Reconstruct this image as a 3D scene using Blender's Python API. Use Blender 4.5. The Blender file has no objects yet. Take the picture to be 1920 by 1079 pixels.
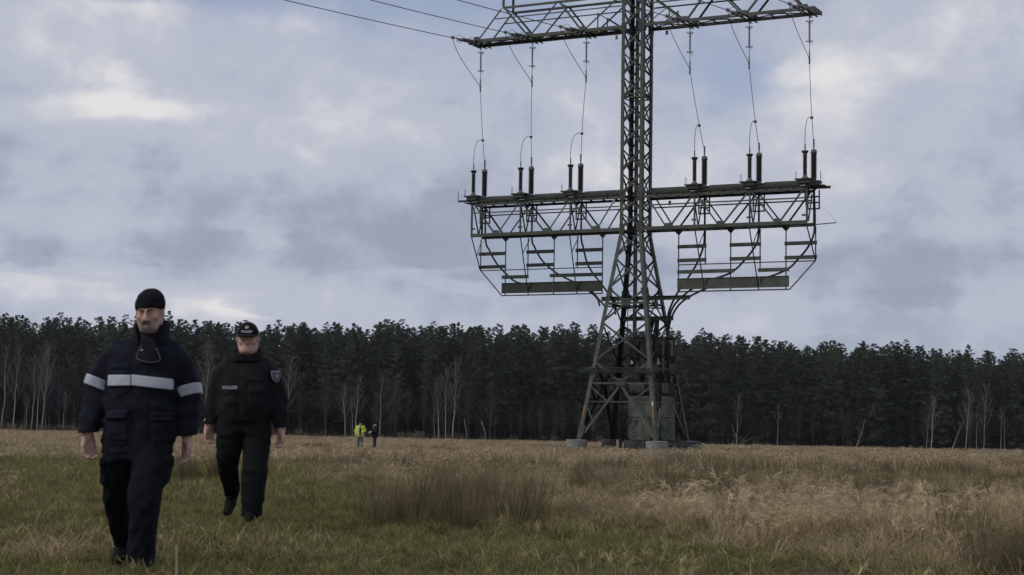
import bpy, math, random
import numpy as np
from mathutils import Vector, Matrix
R = math.radians
scene = bpy.context.scene
COL = scene.collection

# ------------------------------------------------------------------ camera
CAM_PITCH, CAM_ROLL = 0.07808, 0.01548
cam_d = bpy.data.cameras.new('camera')
cam = bpy.data.objects.new('camera', cam_d)
COL.objects.link(cam)
cam.location = (0, 0, 1.0)
cam.rotation_euler = (Matrix.Rotation(math.pi/2 + CAM_PITCH, 3, 'X') @ Matrix.Rotation(CAM_ROLL, 3, 'Z')).to_euler()
cam_d.sensor_fit = 'HORIZONTAL'
cam_d.sensor_width = 36.0
cam_d.lens = 3250/1920*36.0
cam_d.clip_start = 0.1
cam_d.clip_end = 6000
cam_d.dof.use_dof = True
cam_d.dof.focus_distance = 90.0
cam_d.dof.aperture_fstop = 6.3
scene.camera = cam

# ------------------------------------------------------------------ world: cloudy March sky
SUN_EL, SUN_AZ = R(42), R(245)          # azimuth clockwise from +y: behind the camera, to the left
world = bpy.data.worlds.new('World')
scene.world = world
world.use_nodes = True
wt = world.node_tree
wt.nodes.clear()
class NB:
    """tiny node builder"""
    def __init__(s, t): s.t = t
    def n(s, kind, **kw):
        o = s.t.nodes.new(kind)
        for k, v in kw.items(): setattr(o, k, v)
        return o
    def put(s, sock, v):
        if hasattr(v, 'is_output'): s.t.links.new(v, sock)
        elif v is not None: sock.default_value = v
    def m(s, op, a, b=None, c=None, clamp=False):
        o = s.n('ShaderNodeMath', operation=op, use_clamp=clamp)
        for i, v in enumerate((a, b, c)): s.put(o.inputs[i], v)
        return o.outputs[0]
    def vm(s, op, a, b=None, sc=None):
        o = s.n('ShaderNodeVectorMath', operation=op)
        s.put(o.inputs[0], a)
        if b is not None: s.put(o.inputs[1], b)
        if sc is not None: s.put(o.inputs['Scale'], sc)
        return o.outputs['Value'] if op in ('LENGTH', 'DOT_PRODUCT', 'DISTANCE') else o.outputs['Vector']
    def mix(s, f, a, b, kind='MIX'):
        o = s.n('ShaderNodeMix', data_type='RGBA', blend_type=kind)
        s.put(o.inputs[0], f); s.put(o.inputs[6], a); s.put(o.inputs[7], b)
        return o.outputs[2]
    def noise(s, vec, scale, detail=5, rough=.55, dist=0., lac=2.0):
        o = s.n('ShaderNodeTexNoise')
        if vec is not None: s.put(o.inputs['Vector'], vec)
        o.inputs['Scale'].default_value = scale; o.inputs['Detail'].default_value = detail
        o.inputs['Roughness'].default_value = rough; o.inputs['Distortion'].default_value = dist
        o.inputs['Lacunarity'].default_value = lac
        return o.outputs['Fac']
    def ss(s, v, a, b, lo=0., hi=1.):
        o = s.n('ShaderNodeMapRange', interpolation_type='SMOOTHSTEP')
        s.put(o.inputs[0], v)
        for i, k in enumerate((a, b, lo, hi)): o.inputs[i+1].default_value = k
        return o.outputs[0]
    def xyz(s, x, y, z):
        o = s.n('ShaderNodeCombineXYZ')
        for i, v in enumerate((x, y, z)): s.put(o.inputs[i], v)
        return o.outputs[0]
def rgb(*c): return (c[0], c[1], c[2], 1.0)
W = NB(wt)
tc = W.n('ShaderNodeTexCoord')
dirv = tc.outputs['Generated']
sep = W.n('ShaderNodeSeparateXYZ'); W.put(sep.inputs[0], dirv)
dx, dy, dz = sep.outputs
zc = W.m('ADD', W.m('MAXIMUM', dz, 0.0), 0.16)
uv = W.xyz(W.m('DIVIDE', dx, zc), W.m('DIVIDE', dy, zc), 0.0)
az = W.m('ARCTAN2', dx, dy)             # radians right of straight ahead
el = W.m('ARCSINE', dz)
warp1 = W.m('SUBTRACT', W.noise(uv, 2.3, 5, .6), .5)
warp2 = W.m('SUBTRACT', W.noise(W.vm('ADD', uv, (7.3, 2.1, 4.)), 2.3, 5, .6), .5)
azw = W.m('ADD', az, W.m('MULTIPLY', warp1, .12))
elw = W.m('ADD', el, W.m('MULTIPLY', warp2, .05))
def blob(px, py, wx, wy, amp):          # a soft cloud mass at a compass bearing and height
    a = W.m('DIVIDE', W.m('SUBTRACT', azw, (px-960)/3250), wx/3250)
    b = W.m('DIVIDE', W.m('SUBTRACT', elw, (790-py)/3250), wy/3250)
    d = W.m('ADD', W.m('MULTIPLY', a, a), W.m('MULTIPLY', b, b))
    return W.m('MULTIPLY', W.m('EXPONENT', W.m('MULTIPLY', d, -1.0)), amp)
def total(*bl):
    s_ = bl[0]
    for b_ in bl[1:]: s_ = W.m('ADD', s_, b_)
    return s_
dst = W.vm('MULTIPLY', dirv, (1.0, 1.0, 1.4))
def dn(o, sc, det, ro, di=0.): return W.m('SUBTRACT', W.noise(W.vm('ADD', dst, o), sc, det, ro, di), .5)
big = W.m('SUBTRACT', W.noise(W.vm('ADD', uv, (3.1, 1.7, 0.)), 0.95, 6, .52, .35), .5)
mid = dn((1.2, 9.4, 2.), 8.5, 9, .60, .35)
fine = dn((4.4, 5.5, 1.), 24., 7, .58, .35)
shade = total(W.m('MULTIPLY', big, .45), W.m('MULTIPLY', mid, 1.15), W.m('MULTIPLY', fine, .62),
              blob(190, 225, 260, 42, .30), blob(60, 110, 220, 70, .14), blob(740, 150, 150, 80, .20), blob(700, 60, 160, 40, .12), blob(1530, 140, 150, 50, .24),
              blob(205, 150, 34, 22, .22), blob(245, 225, 60, 26, .20), blob(1120, 330, 120, 60, .14), blob(850, 525, 80, 22, .30), blob(470, 578, 70, 15, .26), blob(110, 540, 170, 20, .14), blob(150, 575, 400, 34, .14),
              blob(560, 305, 50, 20, .12), blob(495, 455, 40, 28, .13), blob(330, 50, 240, 40, .14), blob(1760, 210, 200, 60, .06), blob(1500, 590, 420, 50, .09),
              blob(480, 400, 430, 105, -.28), blob(260, 490, 420, 30, -.18), blob(1640, 500, 420, 70, -.20), blob(1050, 450, 220, 90, -.10), blob(100, 190, 90, 26, -.12))
cover = total(W.m('MULTIPLY', big, .9), W.m('MULTIPLY', mid, 1.0), W.m('MULTIPLY', fine, .25), .34,
              blob(420, 380, 600, 180, .35), blob(1640, 460, 420, 130, .3), blob(190, 150, 260, 90, .35),
              blob(330, 0, 200, 28, -.55), blob(1380, 150, 110, 70, -.32), blob(1850, 70, 170, 70, -.2), blob(900, 20, 300, 50, -.34), blob(720, 330, 120, 40, -.1))
cover = W.ss(cover, -.10, .45)
dark_c, mid_c, lit_c = rgb(3.25, 3.65, 4.65), rgb(4.80, 5.10, 6.05), rgb(7.7, 7.55, 7.65)
cl = W.mix(W.ss(shade, -.30, .02), dark_c, mid_c)
cl = W.mix(W.ss(shade, .03, .50), cl, lit_c)
sky = W.n('ShaderNodeTexSky', sky_type='NISHITA', sun_disc=False, sun_elevation=SUN_EL, sun_rotation=SUN_AZ)
skyc = W.mix(1.0, sky.outputs[0], rgb(.85, .82, .86), 'MULTIPLY')
skyc = W.mix(.65, skyc, rgb(4.0, 4.6, 6.2))      # thin high veil over the blue
out_c = W.mix(cover, skyc, cl)
bg = W.n('ShaderNodeBackground'); W.put(bg.inputs[0], out_c); bg.inputs[1].default_value = 0.1
wo = W.n('ShaderNodeOutputWorld'); wt.links.new(bg.outputs[0], wo.inputs[0])

# ------------------------------------------------------------------ weak sun behind cloud
sd = bpy.data.lights.new('sun', 'SUN')
sd.energy = 1.45; sd.angle = R(12); sd.color = (1.0, .95, .88)
sun = bpy.data.objects.new('sun', sd); COL.objects.link(sun)
sv = Vector((math.sin(SUN_AZ)*math.cos(SUN_EL), math.cos(SUN_AZ)*math.cos(SUN_EL), math.sin(SUN_EL)))
sun.rotation_euler = (-sv).to_track_quat('-Z', 'Y').to_euler()

scene.view_settings.view_transform = 'Standard'
scene.view_settings.look = 'None'
scene.view_settings.exposure = 0.0
scene.view_settings.gamma = 1.0
scene.view_settings.use_curve_mapping = False
scene.render.engine = 'CYCLES'
scene.cycles.max_bounces = 6
scene.cycles.diffuse_bounces = 3
scene.cycles.volume_bounces = 0

# ------------------------------------------------------------------ general helpers
def mat(name, col, rough=.8, var=None, scale=6., detail=5, spec=.3, metal=0., bump=0., bscale=None, var2=None, attr=False, inst=0., coord='Object', stretch=None):
    """principled material; var = second colour reached through noise; attr = per blade tone from the mesh; inst = per object value change"""
    m = bpy.data.materials.new(name); m.use_nodes = True
    t = m.node_tree; b = t.nodes['Principled BSDF']; n = NB(t)
    b.inputs['Roughness'].default_value = rough
    b.inputs['Specular IOR Level'].default_value = spec
    b.inputs['Metallic'].default_value = metal
    c = None
    tcn = n.n('ShaderNodeTexCoord').outputs[coord]
    if stretch is not None: tcn = n.vm('MULTIPLY', tcn, stretch)
    c = rgb(*col)
    if var is not None:
        f = n.ss(n.noise(tcn, scale, detail, .6), .38, .64)
        c = n.mix(f, c, rgb(*var))
    if var2 is not None:
        f = n.ss(n.noise(n.vm('ADD', tcn, (5., 3., 8.)), scale*2.7, detail, .65), .52, .68)
        c = n.mix(f, c, rgb(*var2))
    if attr:
        at = n.n('ShaderNodeAttribute', attribute_name='tone')
        c = n.mix(1.0, c, at.outputs['Color'], 'MULTIPLY')
    if inst:
        oi = n.n('ShaderNodeObjectInfo')
        v = n.m('ADD', n.m('MULTIPLY', oi.outputs['Random'], 2*inst), 1.0-inst)
        c = n.mix(1.0, c, n.xyz(v, v, v), 'MULTIPLY')
    n.put(b.inputs['Base Color'], c)
    if bump:
        bn = n.n('ShaderNodeBump'); bn.inputs['Strength'].default_value = bump; bn.inputs['Distance'].default_value = .01
        n.put(bn.inputs['Height'], n.noise(tcn, bscale or scale*6, 4, .6))
        n.put(b.inputs['Normal'], bn.outputs[0])
    return m

def tag(o, label=None, cat=None, group=None, kind=None):
    if label: o['label'] = label
    if cat: o['category'] = cat
    if group: o['group'] = group
    if kind: o['kind'] = kind
    return o
def empty(name, loc, rz=0., label=None, cat=None, group=None):
    o = bpy.data.objects.new(name, None); COL.objects.link(o)
    o.location = loc; o.rotation_euler = (0, 0, rz); o.empty_display_size = .2
    return tag(o, label, cat, group)
def link(name, me, m=None, parent=None, loc=None, rz=None):
    o = bpy.data.objects.new(name, me); COL.objects.link(o)
    if m is not None and not me.materials: me.materials.append(m)
    if parent is not None: o.parent = parent
    if loc is not None: o.location = loc
    if rz is not None: o.rotation_euler = (0, 0, rz)
    return o
def kids(o): return [c for c in bpy.data.objects if c.parent == o]
def copy_thing(o, loc, rz=None, scale=None, children=None):
    c = o.copy(); COL.objects.link(c); c.location = loc
    if rz is not None: c.rotation_euler = (0, 0, rz)
    if scale is not None: c.scale = scale
    for ch in children:
        d = ch.copy(); COL.objects.link(d); d.parent = c
    return c

class MB:
    """collects shapes that make up one mesh"""
    def __init__(s): s.v = []; s.f = []; s.sm = False
    def add(s, vs, fs):
        k = len(s.v); s.v += [tuple(p) for p in vs]; s.f += [tuple(i+k for i in f) for f in fs]
    def box(s, c, d, rot=None):
        c = Vector(c); h = [x/2 for x in d]
        vs = [Vector((x*h[0], y*h[1], z*h[2])) for x in (-1, 1) for y in (-1, 1) for z in (-1, 1)]
        if rot is not None: vs = [rot @ p for p in vs]
        s.add([c+p for p in vs], [(0,1,3,2),(4,6,7,5),(0,4,5,1),(2,3,7,6),(0,2,6,4),(1,5,7,3)])
    def lbar(s, p, q, w, n, t=.014, side=1):
        """rolled steel angle from p to q: one leg of width w lies across normal n, the other runs back along -n"""
        p = Vector(p); q = Vector(q); d = (q-p).normalized(); n = Vector(n)
        n = (n - d*n.dot(d)).normalized(); a = n.cross(d)*side
        pr = [(-w/2, 0), (w/2, 0), (w/2, -t), (-w/2+t, -t), (-w/2+t, -w), (-w/2, -w)]
        vs = [p+a*x+n*y for x, y in pr]+[q+a*x+n*y for x, y in pr]
        fs = [(i, (i+1) % 6, (i+1) % 6+6, i+6) for i in range(6)]+[(5,4,3,2,1,0), (6,7,8,9,10,11)]
        s.add(vs, fs)
    def bar(s, p, q, w, h, n=(0,0,1)):
        p = Vector(p); q = Vector(q); d = (q-p).normalized(); n = Vector(n)
        if abs(n.dot(d)) > .98: n = Vector((1, 0, 0))
        n = (n-d*n.dot(d)).normalized(); a = n.cross(d)
        pr = [(-w/2, -h/2), (w/2, -h/2), (w/2, h/2), (-w/2, h/2)]
        vs = [p+a*x+n*y for x, y in pr]+[q+a*x+n*y for x, y in pr]
        s.add(vs, [(i, (i+1) % 4, (i+1) % 4+4, i+4) for i in range(4)]+[(3,2,1,0), (4,5,6,7)])
    def tube(s, pts, r, n=8, cap=True):
        pts = [Vector(p) for p in pts]; N = len(pts)
        rs = r if isinstance(r, (list, tuple)) else [r]*N
        rings = []; prev = None
        for i, p in enumerate(pts):
            d = (pts[min(i+1, N-1)]-pts[max(i-1, 0)]).normalized()
            if prev is None:
                ref = Vector((0, 0, 1)) if abs(d.z) < .9 else Vector((1, 0, 0))
                a = d.cross(ref).normalized()
            else:
                a = (prev-d*prev.dot(d)).normalized()
            prev = a; b = d.cross(a)
            rings.append([p+(a*math.cos(2*math.pi*k/n)+b*math.sin(2*math.pi*k/n))*rs[i] for k in range(n)])
        vs = [q for rg in rings for q in rg]; fs = []
        for i in range(N-1):
            for k in range(n):
                fs.append((i*n+k, i*n+(k+1) % n, (i+1)*n+(k+1) % n, (i+1)*n+k))
        if cap: fs += [tuple(range(n-1, -1, -1)), tuple((N-1)*n+k for k in range(n))]
        s.add(vs, fs)
    def lathe(s, prof, n=20, M=None):
        """prof = [(radius, z)...] around z"""
        vs = []; fs = []
        for r, z in prof:
            for k in range(n):
                p = Vector((r*math.cos(2*math.pi*k/n), r*math.sin(2*math.pi*k/n), z))
                vs.append(M @ p if M is not None else p)
        for i in range(len(prof)-1):
            for k in range(n): fs.append((i*n+k, i*n+(k+1) % n, (i+1)*n+(k+1) % n, (i+1)*n+k))
        fs += [tuple(range(n-1, -1, -1)), tuple((len(prof)-1)*n+k for k in range(n))]
        s.add(vs, fs)
    def ring(s, c, Rr, r, ax=(0, 0, 1), n=20, m=5):
        q = Vector((0, 0, 1)).rotation_difference(Vector(ax)).to_matrix(); c = Vector(c); vs = []; fs = []
        for i in range(n):
            a = 2*math.pi*i/n
            for k in range(m):
                b = 2*math.pi*k/m
                vs.append(c+q @ Vector(((Rr+r*math.cos(b))*math.cos(a), (Rr+r*math.cos(b))*math.sin(a), r*math.sin(b))))
        for i in range(n):
            for k in range(m): fs.append((i*m+k, ((i+1) % n)*m+k, ((i+1) % n)*m+(k+1) % m, i*m+(k+1) % m))
        s.add(vs, fs)
    def prism(s, poly, n, depth):
        """flat outline (3-D points) thickened along n"""
        n = Vector(n).normalized()*depth; k = len(poly); p = [Vector(x) for x in poly]
        s.add([x-n/2 for x in p]+[x+n/2 for x in p], [tuple(range(k-1, -1, -1)), tuple(range(k, 2*k))]+[(i, (i+1) % k, (i+1) % k+k, i+k) for i in range(k)])
    def mesh(s, name, m=None, smooth=False):
        me = bpy.data.meshes.new(name); me.from_pydata(s.v, [], s.f); me.update()
        if m is not None: me.materials.append(m)
        if smooth: me.polygons.foreach_set('use_smooth', np.ones(len(me.polygons), bool))
        return me
    def build(s, name, m, parent=None, smooth=False, loc=None, rz=None):
        return link(name, s.mesh(name, m, smooth), None, parent, loc, rz)

def bez(p0, p1, p2, p3, n=14):
    p0, p1, p2, p3 = map(Vector, (p0, p1, p2, p3)); o = []
    for i in range(n+1):
        t = i/n; u = 1-t
        o.append(p0*u**3+p1*3*u*u*t+p2*3*u*t*t+p3*t**3)
    return o
def spline(pts, n=6):
    """Catmull-Rom through points"""
    P = [Vector(p) for p in pts]; P = [P[0]*2-P[1]]+P+[P[-1]*2-P[-2]]; o = []
    for i in range(1, len(P)-2):
        for k in range(n):
            t = k/n
            o.append(.5*((2*P[i])+(P[i+1]-P[i-1])*t+(2*P[i-1]-5*P[i]+4*P[i+1]-P[i+2])*t*t+(3*P[i]-P[i-1]-3*P[i+1]+P[i+2])*t**3))
    o.append(P[-2]); return o

def text_mesh(txt, size, m, name, depth=.002, bold=0.):
    cu = bpy.data.curves.new(name, 'FONT'); cu.body = txt; cu.size = size; cu.extrude = depth
    cu.offset = bold; cu.align_x = 'CENTER'; cu.align_y = 'CENTER'
    tmp = bpy.data.objects.new(name, cu); COL.objects.link(tmp)
    bpy.context.view_layer.update()
    me = bpy.data.meshes.new_from_object(tmp.evaluated_get(bpy.context.evaluated_depsgraph_get()))
    bpy.data.objects.remove(tmp); bpy.data.curves.remove(cu)
    me.materials.clear(); me.materials.append(m); me.name = name
    return me

# ------------------------------------------------------------------ terrain
def sstep(a, b, x):
    t = np.clip((x-a)/(b-a), 0, 1); return t*t*(3-2*t)
def gz(x, y):
    x = np.asarray(x, float); y = np.asarray(y, float)
    z = -0.0092*np.clip(y-20, 0, 420) - 0.0068*np.clip(x, -260, 260)*sstep(140, 330, y)
    z = z + .035*np.sin(x*.55+1.3)*np.sin(y*.31)*sstep(3, 30, y) + .02*np.sin(x*1.7+y*.9)
    return z
_rs = np.random.RandomState(5)
_ph = [( _rs.uniform(-1, 1), _rs.uniform(-1, 1), _rs.uniform(0, 6.28), 2**_rs.uniform(0, 3.2)) for _ in range(26)]
def wobble(x, y, s=1.):
    """smooth 2-D noise, about -1..1"""
    o = 0.; n = 0.
    for a, b, c, f in _ph:
        o = o + np.sin((a*x+b*y)*f*s*.8+c)/f**.6; n += 1/f**.6
    return o/n*2.6
def path_mask(x, y):
    """0 on the mown track the men walk on, 1 in the tall dry grass"""
    yy = [0, 11, 13, 15, 20, 30, 50, 90, 140]
    xc = np.interp(y, yy, [-1.0, -1.2, -1.5, -2.0, -3.3, -6.0, -12.6, -25., -38.])
    hw = np.interp(y, yy, [6.0, 3.6, 3.3, 2.8, 2.2, 2.9, 4.6, 4., 0.])
    d = np.abs(x-xc)-hw+wobble(x, y, .8)*(.5+.010*y)
    return sstep(-.3, 1.3, d)
# ------------------------------------------------------------------ ground sheet
def forest_front(x): return np.interp(x, [-300, -96, 0, 108, 300], [318, 331, 346, 374, 420])
def build_ground():
    ys = np.concatenate([np.arange(-40, 8, 4.), np.arange(8, 30, .25), np.arange(30, 140, 1.5), np.arange(140, 310, 10.), np.arange(310, 400, 3.), np.arange(400, 470, 10.), np.geomspace(480, 5000, 14)])
    xs = np.concatenate([-np.geomspace(4000, 130, 12), np.arange(-120, -14, 6.), np.arange(-14, 14, .25), np.arange(14, 121, 6.), np.geomspace(130, 4000, 12)])
    X, Y = np.meshgrid(xs, ys); Z = gz(X, Y)
    near = sstep(45, 25, Y)*sstep(2, 8, Y)*sstep(16, 12, np.abs(X))
    Z = Z+near*(.025*wobble(X*2.2, Y*2.2)-.0*X)
    v = np.stack([X, Y, Z], -1).reshape(-1, 3); nx = len(xs); ny = len(ys)
    i = (np.arange(ny-1)[:, None]*nx+np.arange(nx-1)[None]).ravel()
    f = np.stack([i, i+1, i+nx+1, i+nx], 1)
    me = bpy.data.meshes.new('ground'); me.from_pydata(v.tolist(), [], f.tolist())
    me.polygons.foreach_set('use_smooth', np.ones(len(f), bool))
    a = me.attributes.new('dry', 'FLOAT', 'POINT')
    a.data.foreach_set('value', np.clip(path_mask(v[:, 0], v[:, 1]), 0, 1).astype(np.float32))
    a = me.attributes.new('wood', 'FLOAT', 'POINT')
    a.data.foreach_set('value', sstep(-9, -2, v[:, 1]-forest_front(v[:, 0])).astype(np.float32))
    m = bpy.data.materials.new('meadow_soil'); m.use_nodes = True
    n = NB(m.node_tree); b = m.node_tree.nodes['Principled BSDF']; b.inputs['Roughness'].default_value = .95; b.inputs['Specular IOR Level'].default_value = .1
    co = n.n('ShaderNodeTexCoord').outputs['Object']
    green = n.mix(n.ss(n.noise(co, 2.2, 6, .65), .4, .62), rgb(.040, .050, .016), rgb(.085, .072, .036))
    green = n.mix(n.ss(n.noise(co, 14, 5, .65), .45, .7), green, rgb(.018, .022, .009))
    dry = n.mix(n.ss(n.noise(co, 1.1, 6, .65), .4, .62), rgb(.15, .115, .065), rgb(.075, .062, .034))
    at = n.n('ShaderNodeAttribute', attribute_name='dry')
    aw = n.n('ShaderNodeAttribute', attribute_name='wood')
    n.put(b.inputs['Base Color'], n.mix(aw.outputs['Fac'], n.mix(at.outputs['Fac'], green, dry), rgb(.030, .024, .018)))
    bn = n.n('ShaderNodeBump'); bn.inputs['Strength'].default_value = .6; bn.inputs['Distance'].default_value = .05
    n.put(bn.inputs['Height'], n.noise(co, 9, 6, .7)); n.put(b.inputs['Normal'], bn.outputs[0])
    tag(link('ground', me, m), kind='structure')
build_ground()

# ------------------------------------------------------------------ scattering helper (geometry nodes, stuff only)
def proto_collection(name, meshes):
    c = bpy.data.collections.new(name)
    for i, me in enumerate(meshes):
        c.objects.link(bpy.data.objects.new('%s_variant_%02d' % (name, i), me))
    return c
def scatter(name, pts, rot, scl, idx, coll, label=None):
    me = bpy.data.meshes.new(name); me.vertices.add(len(pts)); me.vertices.foreach_set('co', np.asarray(pts, np.float32).ravel())
    a = me.attributes.new('rot', 'FLOAT_VECTOR', 'POINT'); a.data.foreach_set('vector', np.asarray(rot, np.float32).ravel())
    a = me.attributes.new('scl', 'FLOAT_VECTOR', 'POINT'); a.data.foreach_set('vector', np.asarray(scl, np.float32).ravel())
    a = me.attributes.new('idx', 'INT', 'POINT'); a.data.foreach_set('value', np.asarray(idx, np.int32))
    o = link(name, me); tag(o, label, kind='stuff')
    g = bpy.data.node_groups.new(name+'_scatter', 'GeometryNodeTree')
    g.interface.new_socket('Geometry', in_out='INPUT', socket_type='NodeSocketGeometry')
    g.interface.new_socket('Geometry', in_out='OUTPUT', socket_type='NodeSocketGeometry')
    gi = g.nodes.new('NodeGroupInput'); go = g.nodes.new('NodeGroupOutput')
    ci = g.nodes.new('GeometryNodeCollectionInfo'); ci.inputs['Collection'].default_value = coll
    ci.inputs['Separate Children'].default_value = True; ci.inputs['Reset Children'].default_value = True
    ip = g.nodes.new('GeometryNodeInstanceOnPoints'); ip.inputs['Pick Instance'].default_value = True
    def att(nm, ty):
        n = g.nodes.new('GeometryNodeInputNamedAttribute'); n.data_type = ty; n.inputs['Name'].default_value = nm
        return [s for s in n.outputs if s.enabled and s.name == 'Attribute'][0]
    L = g.links.new
    L(gi.outputs[0], ip.inputs['Points']); L(ci.outputs[0], ip.inputs['Instance'])
    L(att('idx', 'INT'), ip.inputs['Instance Index']); L(att('rot', 'FLOAT_VECTOR'), ip.inputs['Rotation']); L(att('scl', 'FLOAT_VECTOR'), ip.inputs['Scale'])
    L(ip.outputs[0], go.inputs[0])
    md = o.modifiers.new('scatter', 'NODES'); md.node_group = g
    return o

# ------------------------------------------------------------------ grass
def clump(name, m, rs, n, h, w, spread, lean, droop, tone, plume=None, wind=.0, segs=4):
    """n blades; h, lean, droop = (lo, hi); tone = list of colours picked per blade; plume = (length, width, colour)"""
    V = []; F = []; T = []
    for i in range(n):
        a = rs.uniform(0, 2*math.pi); r = spread*math.sqrt(rs.uniform(0, 1))
        p = np.array([r*math.cos(a), r*math.sin(a), -.03]); H = rs.uniform(*h)
        b = a+rs.normal(0, .9); ln = rs.uniform(*lean); dr = rs.uniform(*droop)
        d = np.array([math.cos(b)*math.sin(ln)+wind*.5, math.sin(b)*math.sin(ln), math.cos(ln)]); d /= np.linalg.norm(d)
        hor = np.array([math.cos(b)+wind*1.5, math.sin(b), 0.]); hor /= np.linalg.norm(hor)+1e-6
        sd = np.cross(d, [0, 0, 1]) if abs(d[2]) < .995 else np.array([math.cos(a*3), math.sin(a*3), 0])
        sd /= np.linalg.norm(sd)+1e-6; sd = sd*math.cos(a*5)+hor*math.sin(a*5)*.6
        col = np.array(tone[rs.randint(len(tone))])*rs.uniform(.7, 1.3)
        k = len(V); pos = p; st = H/segs
        for j in range(segs+1):
            t = j/segs; ww = w*(1-t**2*.9)*.5
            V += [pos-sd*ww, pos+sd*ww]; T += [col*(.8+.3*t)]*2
            dj = d+(hor*.9+np.array([0, 0, -1.]))*dr*t*t; dj /= np.linalg.norm(dj)
            last = dj; pos = pos+dj*st
        for j in range(segs): F.append((k+2*j, k+2*j+1, k+2*j+3, k+2*j+2))
        if plume is not None and rs.rand() < .5:
            L_, w_, c_ = plume; c_ = np.array(c_)*rs.uniform(.75, 1.2); pos = pos-last*st
            for q in range(7):
                k = len(V); pp = pos-last*L_*rs.uniform(0, .45); dd = last+rs.normal(0, .28, 3); dd /= np.linalg.norm(dd)
                sq = np.cross(dd, rs.normal(0, 1, 3)); sq /= np.linalg.norm(sq)+1e-6; curl = rs.uniform(.15, .8); hv = rs.normal(0, .5, 3)*[1, 1, 0]+hor*.4
                for j in range(5):
                    ww = w_*(.5, 1., .9, .6, .1)[j]*.5
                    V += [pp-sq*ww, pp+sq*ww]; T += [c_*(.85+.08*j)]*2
                    dd = dd+(hv*.4+np.array([0, 0, -.55]))*curl; dd /= np.linalg.norm(dd); pp = pp+dd*L_*rs.uniform(.6, 1.1)/4
                for j in range(4): F.append((k+2*j, k+2*j+1, k+2*j+3, k+2*j+2))
    me = bpy.data.meshes.new(name); me.from_pydata([tuple(p) for p in V], [], F)
    c = me.color_attributes.new('tone', 'FLOAT_COLOR', 'POINT')
    arr = np.ones((len(V), 4), np.float32); arr[:, :3] = np.array(T); c.data.foreach_set('color', arr.ravel())
    me.materials.append(m); return me
def grass_mat(name, tr=.38):
    m = bpy.data.materials.new(name); m.use_nodes = True; n = NB(m.node_tree); t = m.node_tree
    b = t.nodes['Principled BSDF']; b.inputs['Roughness'].default_value = .75; b.inputs['Specular IOR Level'].default_value = .15
    at = n.n('ShaderNodeAttribute', attribute_name='tone'); oi = n.n('ShaderNodeObjectInfo')
    v = n.m('ADD', n.m('MULTIPLY', oi.outputs['Random'], .85), .55)
    c = n.mix(1.0, at.outputs['Color'], n.xyz(v, v, v), 'MULTIPLY')
    n.put(b.inputs['Base Color'], c)
    tl = n.n('ShaderNodeBsdfTranslucent'); n.put(tl.inputs[0], c)
    mx = n.n('ShaderNodeMixShader'); mx.inputs[0].default_value = tr
    t.links.new(b.outputs[0], mx.inputs[1]); t.links.new(tl.outputs[0], mx.inputs[2])
    t.links.new(mx.outputs[0], t.nodes['Material Output'].inputs[0])
    return m
GM = grass_mat('grass_blade')
STRAW = [(.57, .445, .26), (.50, .385, .22), (.42, .32, .18), (.61, .49, .305), (.28, .21, .115), (.46, .35, .20)]
PALE = [(.44, .36, .235), (.38, .30, .185), (.33, .25, .15)]
GREEN = [(.20, .205, .058), (.150, .170, .048), (.235, .225, .075), (.25, .205, .10), (.095, .105, .034)]
RUSH = [(.14, .112, .066), (.105, .095, .050), (.19, .145, .085), (.075, .078, .036), (.24, .18, .105)]
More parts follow.
